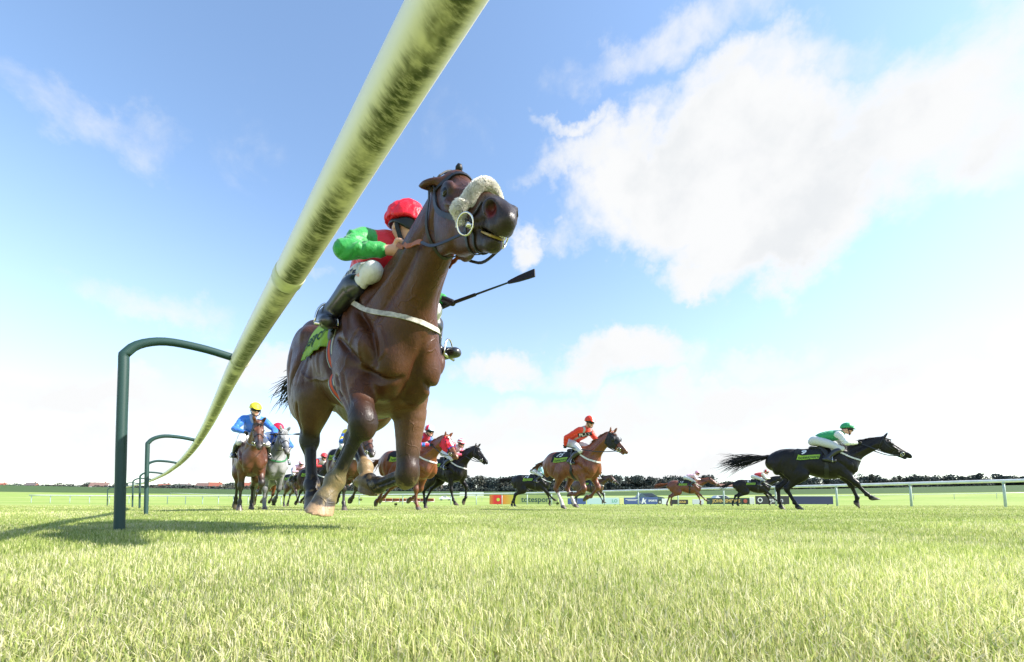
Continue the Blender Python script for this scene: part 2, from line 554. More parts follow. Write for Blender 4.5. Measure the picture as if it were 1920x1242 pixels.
def horse_sdf(J, pose):
    S = SDF(); dz = J['dz']
    SY = np.array([0, 1, 0])
    T = np.array(TRUNK)
    S.chain(np.column_stack([T[:, 0], 0 * T[:, 0], T[:, 1] + lift(J, T[:, 0])]), T[:, 3], .04, SY, T[:, 2] / T[:, 3], sub=3, egg=-.13)
    # neck
    N0, P = J['N0'], J['P']; ax = P - N0
    up = nrmz(np.cross(nrmz(ax), J['y'])) * 1.0
    cr = pose.get('crest', .03); nw = pose.get('neck_w', 1.0)
    q = [N0, N0 + ax * .25, N0 + ax * .5 + up * cr, N0 + ax * .75 + up * cr, P - up * .005]
    ns = nrmz(SY * .5 + J['y'] * .5)
    S.chain(q, np.array([.27, .225, .170, .138, .112]) * np.array([1, nw, nw * 1.04, nw * 1.06, nw]), .09, ns, [.62, .58, .53, .53, .62], sub=4)
    # windpipe and neck muscle, jugular groove
    S.chain([N0 + ax * .12 - up * .17, N0 + ax * .5 - up * .105, N0 + ax * .86 - up * .06], [.075, .062, .058], .05, sub=3)
    for s in (-1, 1):
        yv = SY * s
        S.chain([N0 + ax * .18 - up * .06 + yv * .115, N0 + ax * .5 - up * .035 + yv * .075, N0 + ax * .85 - up * .01 + yv * .055], [.07, .055, .04], .035, sub=3)
    # withers
    S.chain([(.05, 0, 1.475 + dz), (.30, 0, 1.515 + dz), (.52, 0, 1.47 + dz)], [.05, .06, .07], .09, sub=3)
    for s in (-1, 1):
        def m(x, y, z): return np.array([x, s * y, z + float(lift(J, x))])
        S.ell(m(.44, .175, 1.20), (.14, .075, .25), .08, [(1, 0, -.45), (0, 1, 0), (.45, 0, 1)])
        S.chain([m(.38, .085, 1.43), m(.50, .175, 1.26), m(.63, .175, 1.09)], [.03, .05, .075], .06, sub=3)
        S.ell(m(.645, .165, 1.09), (.085, .08, .105), .035)
        S.ell(m(.685, .098, 1.02), (.118, .098, .155), .045)
        S.ell(m(.60, .085, .90), (.12, .08, .085), .03)
        S.ell(m(.34, .19, 1.03), (.165, .078, .13), .03, [(1, 0, .4), (0, 1, 0), (-.4, 0, 1)])
        S.ell(m(-.50, .145, 1.36), (.25, .125, .165), .05)
        S.ell(m(-.55, .17, 1.19), (.22, .105, .23), .05)
        S.ell(m(-.78, .125, 1.12), (.105, .10, .21), .04)
        # hip point, ribs, flank hollow
        S.ell(m(-.36, .235, 1.36), (.06, .04, .05), .05)
        S.ell(m(-.27, .275, 1.26), (.07, .022, .12), .05, op='s')
        S.ell(m(.13, .30, 1.15), (.035, .012, .2), .04, [(1, 0, .2), (0, 1, 0), (-.2, 0, 1)], op='s')
    S0 = S; S = Scaled(S0, pose.get('leg_w', 1.08))
    for nm, s in (('FR', -1), ('FL', 1)):
        L = J[nm]; E, K, Fk, C = L['E'], L['K'], L['F'], L['C']
        ax = K - E; fw = nrmz(np.cross(SY, nrmz(ax)))
        fw = fw if fw[0] > 0 else -fw
        S.chain([E + np.array([.02, -s * .01, .10]), E, E + ax * .3, E + ax * .62, E + ax * .88, K], [.12, .108, .092, .068, .054, .049], .045, SY, [.62, .72, .8, .86, .95, .95], sub=3)
        S.ell(E + ax * .22 + fw * .035, (.045, .05, .13), .03, [fw, SY, nrmz(ax)])
        S.ell(E + ax * .25 - fw * .035 + SY * s * .012, (.045, .045, .12), .03, [fw, SY, nrmz(ax)])
        cn = Fk - K; cf = nrmz(np.cross(SY, nrmz(cn))); cf = cf if cf @ fw > 0 else -cf
        S.ell(K + (fw + cf) * .006, (.051, .050, .080), .04, [nrmz(fw + cf), SY, nrmz(nrmz(ax) + nrmz(cn))])
        S.ell(K - (fw + cf) * .022 - nrmz(ax) * .012, (.022, .028, .03), .02)
        S.chain([K, K + cn * .25, K + cn * .7, Fk], [.046, .035, .031, .037], .03, SY, [.9, .85, .85, .9], sub=3)
        S.chain([K + cn * .15 - cf * .027, K + cn * .8 - cf * .024], [.017, .016], .018)
        S.ell(Fk - cf * .006, (.044, .040, .044), .02)
        S.ell(Fk - cf * .036, (.018, .024, .022), .015)
        hoof_sdf(S, L, pose.get('hoof_w', 1.0))
    for nm, s in (('HR', -1), ('HL', 1)):
        L = J[nm]; H, St, K, Fk, C = L['H'], L['S'], L['K'], L['F'], L['C']
        tx = St - H; gx = K - St
        back = nrmz(np.cross(nrmz(gx), SY)); back = back if back[0] < 0 else -back
        S.chain([H, H + tx * .5, St], [.20, .185, .140], .06, SY, [.62, .64, .68], sub=3)
        S.ell(St + np.array([.015, 0, .0]), (.085, .075, .09), .05)
        S.chain([H + np.array([-.18, 0, -.05]), (H + St) / 2 + np.array([-.14, s * .02, -.10]), St + gx * .35 + back * .03], [.13, .12, .075], .05, SY, [.65, .65, .7], sub=3)
        S.chain([St - gx * .08, St + gx * .25, St + gx * .55, St + gx * .85, K], [.125, .108, .082, .055, .052], .05, SY, [.66, .68, .72, .8, .85], sub=3)
        cn = Fk - K; cb = nrmz(np.cross(nrmz(cn), SY)); cb = cb if cb @ back > 0 else -cb
        pt = K + nrmz(back + cb) * .062 - nrmz(gx) * .035
        S.chain([St + gx * .5 + back * .055, pt], [.028, .030], .03)
        S.chain([pt, K + cn * .2 + cb * .035], [.033, .028], .03)
        S.ell(K, (.056, .048, .065), .025, [nrmz(back + cb), SY, nrmz(np.cross(nrmz(back + cb), SY))])
        S.chain([K, K + cn * .25, K + cn * .7, Fk], [.050, .037, .033, .039], .02, SY, [.85, .82, .85, .9], sub=3)
        S.chain([K + cn * .15 + cb * .03, K + cn * .8 + cb * .026], [.018, .017], .018)
        S.ell(Fk + cb * .006, (.044, .040, .045), .02)
        S.ell(Fk + cb * .036, (.018, .024, .022), .015)
        hoof_sdf(S, L, pose.get('hoof_w', 1.0))
    S = Scaled(S0, J['hs'])
    # head
    h, y, u = J['h'], J['y'], J['u']
    ts = np.array([0, .12, .24, .38, .52, .68, .84, .94, 1.0]) * HL_
    rr = np.array([.100, .118, .126, .116, .098, .078, .066, .056, .038])
    fr = np.array([.075, .088, .090, .086, .078, .070, .064, .053, .038])
    sc = np.array([.70, .74, .66, .58, .56, .60, .66, .80, .92])
    S.chain([hf(J, t, 0, f - r) for t, r, f in zip(ts, rr, fr)], rr, .03, y, sc, sub=3, egg=0)
    A = [h, y, u]
    for s in (-1, 1):
        S.ell(hf(J, .16, s * .048, -.105), (.105, .034, .085), .03, A)
        S.ell(hf(J, .15, s * .078, .040), (.050, .018, .030), .03, A)          # brow
        S.ell(hf(J, .165, s * .100, .030), (.026, .016, .015), .012, A, op='s')   # socket
        S.chain([hf(J, .20, s * .078, -.005), hf(J, .36, s * .062, -.012)], [.016, .012], .02)   # facial crest
        S.ell(hf(J, .07, s * .072, .075), (.045, .02, .02), .03, A, op='s')     # temple hollow
        S.ell(hf(J, .545, s * .040, .018), (.046, .026, .036), .018, A)          # nostril wing
        nb = pose.get('nostril', 1.0); lg = nrmz(u * .75 + y * s * .45 - h * .35); dp = nrmz(np.cross(lg, np.cross(h * .75 + y * s * .7, lg)))
        S.ell(hf(J, .578, s * .050, .012), (.027 * nb, .040, .0145 * nb), .006, [lg, dp, nrmz(np.cross(lg, dp))], op='s')
        S.ell(hf(J, .42, s * .052, -.035), (.05, .012, .03), .03, A)
        # ear
        ea = pose.get('ears', 60)
        ed = nrmz(u * math.cos(R(ea - 45)) - h * math.sin(R(ea - 45)) + y * s * .38)
        if pose.get('pinned'): ed = nrmz(-h * .62 + y * s * .80 - u * .42)
        b = hf(J, -.005, s * .052, .062)
        fl = nrmz(np.cross(ed, y * s + h * .35))
        el_ = .72 if pose.get('pinned') else 1.0
        S.chain([b, b + ed * .05 * el_, b + ed * .10 * el_, b + ed * .165 * el_], [.030, .040, .034, .006], .018, fl, [.62, .5, .45, .5], sub=3)
        S.chain([b + ed * .03 + fl * .018 * (1 if fl @ h > 0 else -1), b + ed * .11 * el_ + fl * .012 * (1 if fl @ h > 0 else -1)], [.018, .008], .008, op='s')
    S.chain([hf(J, .24, 0, -.115), hf(J, .40, 0, -.088), hf(J, .545, 0, -.072)], [.050, .040, .030], .025, y, [.8, .85, 1.0], sub=3)
    S.ell(hf(J, .535, 0, -.078), (.036, .034, .026), .015, A)
    S.ell(hf(J, .572, 0, -.012), (.032, .044, .040), .02, A)
    op = pose.get('mouth', .006)
    S.ell(hf(J, .545, 0, -.049), (.095, .07, op), .006, [nrmz(h + u * -.05), y, nrmz(u + h * .05)], op='s')
    return S0


def hoof_sdf(S, L, hw=1.0):
    Fk, C, hd, sn = L['F'], L['C'], nrmz(L['hd']), nrmz(L['sn'])
    S.chain([Fk, Fk + (C - Fk) * .5, C], [.036, .034, .045], .02, sub=2)
    tip = C + hd * .13 * hw
    side = nrmz(np.cross(sn, hd)) if np.linalg.norm(np.cross(sn, hd)) > .05 else np.array([0, 1., 0])
    fw = nrmz(np.cross(side, sn)); fw = fw if fw @ hd > 0 else -fw
    o = C + hd * .078 * hw
    def fn(X, Y, Z):
        ab = tip - C; L2 = ab @ ab
        vx, vy, vz = X - C[0], Y - C[1], Z - C[2]
        t = np.clip((vx * ab[0] + vy * ab[1] + vz * ab[2]) / L2, -.15, 1)
        d = np.sqrt((vx - t * ab[0]) ** 2 + (vy - t * ab[1]) ** 2 + (vz - t * ab[2]) ** 2) - (.050 + .032 * t) * hw
        pl = (X - o[0]) * sn[0] + (Y - o[1]) * sn[1] + (Z - o[2]) * sn[2]
        return np.maximum(d, pl)
    S.raw(fn, np.minimum(C, tip) - .1, np.maximum(C, tip) + .1, .008)
    hl = C - fw * .03 + sn * .012
    S.ell(hl, (.034, .036, .03), .012, [fw, side, sn])
    L['sole'] = o


def vnormals(V, Q):
    nm = np.zeros_like(V)
    fn = np.cross(V[Q[:, 2]] - V[Q[:, 0]], V[Q[:, 3]] - V[Q[:, 1]])
    for i in range(4):
        for j in range(3): nm[:, j] += np.bincount(Q[:, i], fn[:, j], len(V))
    return nm / np.maximum(np.linalg.norm(nm, axis=1), 1e-9)[:, None]


def sculpt(V, Q, strokes):
    """cut grooves (depth > 0) and raise ridges (depth < 0) along lines laid on the surface"""
    nm = vnormals(V, Q); bv = BVHTree.FromPolygons([tuple(v) for v in V], [tuple(int(i) for i in q) for q in Q])
    D = np.zeros(len(V))
    for pts, w, dep in strokes:
        P = np.array([bv.find_nearest(Vector(p))[0][:] for p in catmull(pts, 5)])
        box = ((V > P.min(0) - 3 * w) & (V < P.max(0) + 3 * w)).all(1); ix = np.nonzero(box)[0]
        if not len(ix): continue
        best = np.full(len(ix), 9.)
        for i in range(len(P) - 1):
            d, t = seg_dist(V[ix], P[i], P[i + 1])
            fade = np.sin(np.clip((i + t) / (len(P) - 1), 0, 1) * math.pi) ** .5
            best = np.minimum(best, d + (1 - fade) * w)
        D[ix] += dep * np.exp(-(best / w) ** 2)
    return V - nm * D[:, None]


def strokes_for(J, pose, seed=2):
    r = np.random.default_rng(seed); st = []
    N0, ax = J['N0'], J['P'] - J['N0']; up = nrmz(np.cross(nrmz(ax), J['y']))
    q = pose.get('tone', 1.0)
    for s in (-1, 1):
        def m(x, y, z): return np.array([x, s * y, z + float(lift(J, x))])
        def nk(t, y, u_): return N0 + ax * t + np.array([0, s * y, 0]) + up * u_
        st += [([m(.56, .26, 1.30), m(.68, .20, 1.14), m(.70, .16, .98)], .026, .020), ([m(.76, .012, 1.20), m(.80, .006, 1.06), m(.74, .0, .92)], .024, .0055),
               ([m(.22, .30, 1.30), m(.20, .30, 1.12), m(.28, .28, .95)], .032, .020), ([m(.36, .28, 1.20), m(.50, .27, 1.10), m(.60, .24, 1.00)], .022, .014),
               ([m(.44, .14, 1.46), m(.58, .21, 1.28), m(.64, .21, 1.18)], .026, .012), ([m(.36, .16, 1.44), m(.44, .24, 1.26), m(.50, .25, 1.14)], .020, -.008),
               ([m(.60, .20, .97), m(.70, .15, .91), m(.78, .05, .91)], .022, .014), ([m(.40, .26, .97), m(.46, .25, .90), m(.50, .22, .84)], .02, .010),
               ([m(-.24, .28, 1.34), m(-.33, .30, 1.14), m(-.44, .27, .95)], .034, .016), ([m(-.62, .26, 1.34), m(-.70, .25, 1.12), m(-.66, .21, .92)], .026, .013),
               ([m(-.50, .27, 1.28), m(-.52, .28, 1.12), m(-.50, .25, .96)], .03, .009), ([m(-.72, .20, 1.40), m(-.45, .22, 1.47), m(-.25, .18, 1.44)], .03, .008),
               ([nk(.86, .10, -.06), nk(.5, .12, -.10), nk(.12, .18, -.15)], .022, .006), ([nk(.85, .10, .03), nk(.5, .12, .05), nk(.2, .14, .10)], .03, .004),
               ([nk(.8, .1, -.01), nk(.5, .12, -.03), nk(.22, .16, -.03)], .02, -.006), ([nk(.55, .12, .02), nk(.34, .15, .04), nk(.16, .18, .0)], .022, .004),
               ([hf(J, .05, s * .1, .0), hf(J, .05, s * .1, -.12), hf(J, .14, s * .07, -.20)], .018, .010), ([hf(J, .20, s * .10, .0), hf(J, .34, s * .09, -.012), hf(J, .42, s * .08, -.02)], .010, -.006),
               ([hf(J, .24, s * .09, -.02), hf(J, .36, s * .08, -.05), hf(J, .46, s * .07, -.05)], .016, .008), ([hf(J, .12, s * .06, .08), hf(J, .2, s * .07, .06), hf(J, .34, s * .05, .07)], .012, -.003),
               ([hf(J, .47, s * .07, -.04), hf(J, .52, s * .07, -.03), hf(J, .56, s * .06, -.04)], .010, .006), ([hf(J, .48, s * .06, .03), hf(J, .52, s * .065, -.005), hf(J, .575, s * .06, -.02)], .010, .006)]
        for k in range(6): st.append(([m(.12 - .08 * k, .30, 1.30), m(.08 - .08 * k, .31, 1.12), m(.09 - .08 * k, .27, .97)], .022, .0026))
        vein = [([m(.62, .22, 1.20), m(.56, .27, 1.10), m(.50, .26, 1.0), m(.46, .25, .92)]), ([m(.30, .28, .98), m(.1, .31, .98), m(-.12, .29, 1.02), m(-.25, .28, 1.08)]),
                ([nk(.4, .12, -.12), nk(.25, .16, -.12), nk(.1, .22, -.12)]), ([m(.70, .13, 1.16), m(.72, .12, 1.05), m(.66, .15, .96)]), ([m(.66, .20, 1.12), m(.62, .22, 1.04), m(.60, .2, .98)]),
                ([hf(J, .24, s * .09, -.06), hf(J, .32, s * .08, -.03), hf(J, .42, s * .06, .02)])]
        for v in vein: st.append(([p + r.normal(0, .012, 3) for p in v], .0075, -.0035))
    for nm in ('FR', 'FL', 'HR', 'HL'):
        L = J[nm]; s = 1 if nm[1] == 'L' else -1; A = L['E'] if 'E' in L else L['S']; K, Fk = L['K'], L['F']
        a = K - A; fw = nrmz(np.cross((0, 1., 0), nrmz(a))); c = Fk - K; cb = nrmz(np.cross(nrmz(c), (0, 1., 0)))
        cb = cb if cb[0] < 0 or abs(c[0]) > .25 else -cb
        for o in (-1, 1):
            st.append(([A + a * .12 + fw * .05 * o + np.array([0, s * .08, 0]), A + a * .5 + fw * .02 * o + np.array([0, s * .07, 0]), A + a * .85 + fw * .012 * o + np.array([0, s * .06, 0])], .016, .008))
            st.append(([K + c * .15 + cb * .016 + np.array([0, o * .05, 0]), K + c * .5 + cb * .016 + np.array([0, o * .05, 0]), K + c * .9 + cb * .018 + np.array([0, o * .05, 0])], .010, .007))
    return [(p, w, d * q) for p, w, d in st]


def coat_colors(V, J, coat):
    """coat pattern: dark points, socks, blaze, muzzle, hooves"""
    n = len(V)
    base = np.array(coat['base'])
    r = np.random.default_rng(3)
    Cc = np.tile(base, (n, 1))
    if 'belly' in coat:
        f = sstep(V[:, 2] - J['dz'], 1.05, .85) * (np.abs(V[:, 0]) < .6)
        Cc = Cc + (np.array(coat['belly']) - Cc) * f[:, None] * .6
    pts = np.array(coat.get('points', coat['base']))
    for nm in ('FR', 'FL', 'HR', 'HL'):
        L = J[nm]; A = L['E'] if 'E' in L else L['S']; K, Fk, C = L['K'], L['F'], L['C']
        a = A + (K - A) * .45
        d1, t1 = seg_dist(V, a, K); d2, _ = seg_dist(V, K, Fk); d3, _ = seg_dist(V, Fk, C + L['hd'] * .1)
        f = np.maximum(np.maximum(sstep(d1, .13, .055) * sstep(t1, .1, .85), sstep(d2, .12, .06)), sstep(d3, .13, .08))
        Cc = Cc + (pts - Cc) * f[:, None]
        if nm in coat.get('socks', {}):
            col, fr = coat['socks'][nm]
            d, t = seg_dist(V, K + (Fk - K) * fr, Fk)
            g = np.maximum(sstep(d, .085, .06) * sstep(t, .0, .2), sstep(d3, .10, .075))
            Cc = Cc + (np.array(col) - Cc) * g[:, None]
        hc = np.array(coat.get('hoof', (.09, .07, .055)))
        if 'hooves' in coat and nm in coat['hooves']: hc = np.array(coat['hooves'][nm])
        dd, tt = seg_dist(V, C, C + L['hd'] * .13)
        g = sstep((V - C) @ L['hd'], .0, .012) * (dd < .095)
        Cc = Cc + (hc - Cc) * g[:, None]
        if nm in coat.get('hoof_tip', {}):
            g = sstep((V - L['sole']) @ L['sn'], -.052, -.046) * (dd < .095)
            Cc = Cc + (np.array(coat['hoof_tip'][nm]) - Cc) * g[:, None]
    h, y, u, P = J['h'], J['y'], J['u'], J['P']
    q = (V - P) / J['hs']; th, ty, tu = q @ h, q @ y, q @ u
    inh = (th > -.05) & (th < .72) & (np.abs(ty) < .2) & (np.abs(tu) < .25)
    mz = np.array(coat.get('muzzle', coat.get('points', coat['base'])))
    f = sstep(th, .36, .50) * inh
    Cc = Cc + (mz - Cc) * f[:, None] * .9
    if 'blaze' in coat:
        w, t0, t1 = coat['blaze']
        f = sstep(np.abs(ty), w, w * .6) * sstep(th, t0, t0 + .05) * sstep(th, t1, t1 - .05) * (tu > .02) * inh
        Cc = Cc + (np.array((.75, .70, .66)) - Cc) * f[:, None]
    # dark round the eyes and in the nostrils and mouth
    for s in (-1, 1):
        d = np.linalg.norm(np.column_stack([(th - .165) / 1.5, ty - s * .09, tu - .03]), axis=1)
        f = sstep(d, .045, .018) * inh
        Cc = Cc + (pts * .8 - Cc) * f[:, None] * .8
        d = np.linalg.norm(np.column_stack([th - .562, (ty - s * .036), tu - .012]), axis=1)
        if 'nostril' in coat:
            f = sstep(d, .030, .016) * inh
            Cc = Cc + (np.array(coat['nostril']) - Cc) * f[:, None]
    return np.clip(Cc, 0, 1)


def coat_mat(name, rough=.42, spec=.45, coat=.25, mud=0.0):
    if name in MATS: return MATS[name]
    m = bpy.data.materials.new(name); m.use_nodes = True
    N = NT(m.node_tree); N.n.clear()
    out = N.n.new('ShaderNodeOutputMaterial'); p = N.n.new('ShaderNodeBsdfPrincipled')
    a = N.n.new('ShaderNodeAttribute'); a.attribute_name = 'Col'
    tcn = N.n.new('ShaderNodeTexCoord'); ob = tcn.outputs['Object']
    n1 = N.noise(ob, 5.0, 5.0, .6); n2 = N.noise(N.vmath('MULTIPLY', ob, (30, 30, 14)), 6.0, 4.0, .65)
    f = N.math('ADD', N.ramp(n1, .3, .7, .72, 1.22, False), N.ramp(n2, .3, .7, -.22, .22, False))
    cc = N.n.new('ShaderNodeCombineColor')
    for i in range(3): N.put(cc.inputs[i], f)
    col = N.mix(1.0, a.outputs['Color'], cc.outputs[0], 'MULTIPLY')
    if mud:
        sp = N.new('ShaderNodeSeparateXYZ', Vector=ob)
        zmask = N.ramp(sp.outputs['Z'], .40, .22)
        mn = N.ramp(N.noise(ob, 22.0, 5.0, .6, .6), .50, .64)
        col = N.mix(N.math('MULTIPLY', N.math('MULTIPLY', zmask, mn), mud), col, (.20, .14, .06, 1))
    N.put(p.inputs['Base Color'], col)
    N.put(p.inputs['Roughness'], N.ramp(N.noise(ob, 9.0, 6.0, .7, .5), .3, .7, rough - .12, rough + .16, False))
    p.inputs['Specular IOR Level'].default_value = spec
    p.inputs['Coat Weight'].default_value = coat; p.inputs['Coat Roughness'].default_value = .32
    p.inputs['Sheen Weight'].default_value = 0
    vein = N.n.new('ShaderNodeTexVoronoi'); vein.feature = 'DISTANCE_TO_EDGE'; vein.inputs['Scale'].default_value = 9.0
    wv_ = N.vmath('ADD', ob, N.vmath('MULTIPLY', N.new('ShaderNodeTexNoise', Vector=ob, Scale=6.0).outputs['Color'], (.12, .12, .12)))
    N.put(vein.inputs['Vector'], wv_)
    vh = N.math('MULTIPLY', N.ramp(vein.outputs[0], 0.0, .05, 1.0, 0.0), N.ramp(n1, .50, .62))
    wr_ = N.noise(N.vmath('MULTIPLY', ob, (1.6, 1.6, .8)), 38.0, 4.0, .65, .6)
    b0 = N.new('ShaderNodeBump', Height=wr_, Strength=.30, Distance=.008)
    b1 = N.new('ShaderNodeBump', Height=vh, Strength=.40, Distance=.008); N.l.new(b0.outputs[0], b1.inputs['Normal'])
    big = N.noise(N.vmath('MULTIPLY', ob, (1, 1, .6)), 11.0, 3.0, .5)
    b2 = N.new('ShaderNodeBump', Height=big, Strength=.30, Distance=.02); N.l.new(b1.outputs[0], b2.inputs['Normal'])
    b3 = N.new('ShaderNodeBump', Height=n2, Strength=.35, Distance=.004); N.l.new(b2.outputs[0], b3.inputs['Normal'])
    N.l.new(b3.outputs[0], p.inputs['Normal'])
    N.l.new(p.outputs[0], out.inputs['Surface'])
    MATS[name] = m
    return m


class Surf:
    """ray and nearest queries on a finished body mesh"""
    def __init__(s, V, Q):
        s.b = BVHTree.FromPolygons([tuple(v) for v in V], [tuple(int(i) for i in q) for q in Q])
    def ring(s, c, d0, d1, phis, off=.004, rad=.6):
        c, d0, d1 = Vector(c), Vector(d0).normalized(), Vector(d1).normalized()
        P, Nn = [], []
        for f in phis:
            d = d0 * math.cos(f) + d1 * math.sin(f)
            hit = s.b.ray_cast(c + d * rad, -d, rad)
            if hit[0] is None: continue
            P.append(hit[0] + d * off); Nn.append(d)
        return P, Nn
    def near(s, pts, off=.004, sub=6):
        P, Nn = [], []
        for p in catmull(pts, sub):
            q, n, i, d = s.b.find_nearest(Vector(p))
            P.append(q + n * off); Nn.append(n)
        for _ in range(2):
            Nn = [(Nn[max(i - 1, 0)] + Nn[i] * 2 + Nn[min(i + 1, len(Nn) - 1)]).normalized() for i in range(len(Nn))]
            P = [P[i] if i in (0, len(P) - 1) else P[i] * .5 + (P[i - 1] + P[i + 1]) * .25 for i in range(len(P))]
        return P, Nn


def side_point(surf, x, th, s, dz, off):
    """point on the trunk at station x, angle th from the top, side s"""
    c = Vector((x, 0, 1.18 + dz)); d = Vector((0, s * math.sin(th), math.cos(th)))
    hit = surf.b.ray_cast(c + d * .9, -d, .9)
    p = hit[0] if hit[0] is not None else c + d * .3
    return p + d * off, d


def patch_geo(surf, x0, x1, th0, th1, s, dz, off=.008, nx=18, nt=14, wob=.004, slant=0.0, thick=.006):
    V, Fs = [], []
    for lay in (0, 1):
        for i in range(nx + 1):
            for j in range(nt + 1):
                t = th0 + (th1 - th0) * j / nt
                x = x0 + (x1 - x0) * i / nx + slant * (t - th0)
                w = wob * (math.sin(i * .9 + j * .35) + math.sin(i * .4 - j * .7)) * (j / nt)
                p, d = side_point(surf, x, t, s, dz, off + w + (thick if lay else 0))
                V.append(p)
    m = (nx + 1) * (nt + 1)
    for lay in (0, 1):
        for i in range(nx):
            for j in range(nt):
                a = lay * m + i * (nt + 1) + j; q = (a, a + 1, a + nt + 2, a + nt + 1)
                Fs.append(q if lay else q[::-1])
    edge = [i * (nt + 1) for i in range(nx + 1)] + [nx * (nt + 1) + j for j in range(1, nt + 1)] + [i * (nt + 1) + nt for i in range(nx - 1, -1, -1)] + [j for j in range(nt - 1, 0, -1)]
    for a, b in zip(edge, edge[1:] + edge[:1]): Fs.append((a, b, b + m, a + m))
    return V, Fs


def patch_text(surf, s_txt, size, x, th, s, dz, off, bold=.0, italic=0., rot=0.0, rr=.34, slant=0.0):
    V, Fs = text_geo(s_txt, size, bold=bold, italic=italic)
    if not len(V): return [], []
    out = []
    cr, sr = math.cos(rot), math.sin(rot)
    for v in V:
        a, b = v[0] * cr - v[1] * sr, v[0] * sr + v[1] * cr
        t = th - b / rr
        p, d = side_point(surf, x - s * a + slant * (t - th), t, s, dz, off)
        out.append(p)
    return out, Fs


def strands(name, roots, dirs, length, m, parent, n_seg=7, w=.006, droop=.15, wave=.05, seed=1, curl=None):
    """hair: many tapering strands in one mesh"""
    r = np.random.default_rng(seed)
    g = Geo()
    for i, (p, d) in enumerate(zip(roots, dirs)):
        L = length * r.uniform(.62, 1.06); p = Vector(p); d = Vector(d).normalized()
        ph = r.uniform(0, 6.28, 2); pts, rad = [], []
        off = Vector(r.normal(0, .11, 3))
        for k in range(n_seg + 1):
            t = k / n_seg
            q = p + d * (L * t) + off * (L * t * t) + Vector((0, 0, -droop * L * t * t)) + Vector((0, math.sin(ph[0] + t * 5) * wave, math.sin(ph[1] + t * 4) * wave)) * L * t
            pts.append(q); rad.append(w * (1 - t) ** .6 + .0006)
        V, Fs = tube_geo(pts, rad, 3, cap=False); g.add(V, Fs)
    return g.build(name, m, parent)


def hair_mat(name, col):
    return mat(name, col, rough=.5, spec=.3, noise=(30, .35))


TACK = mat('tack leather', (.012, .011, .011), rough=.45, spec=.5, bump=(120, .2, .002))
STEEL = mat('polished steel', (.62, .6, .56), rough=.22, metal=1.0)
EYE = mat('dark eye', (.006, .004, .003), rough=.12, spec=.35)
TAN = mat('tan rubber grip', (.30, .085, .025), rough=.6)
WHITE_W = mat('white webbing', (.62, .60, .56), rough=.7, noise=(40, .2))
GREEN_C = mat('lime green cloth', (.27, .43, .05), rough=.75, noise=(14, .1), bump=(9, .3, .02))
BLACK_C = mat('black cloth', (.012, .013, .017), rough=.75, bump=(9, .3, .02))
INK = mat('dark green lettering', (.012, .05, .03), rough=.8)
INK_W = mat('white lettering', (.75, .75, .75), rough=.8)


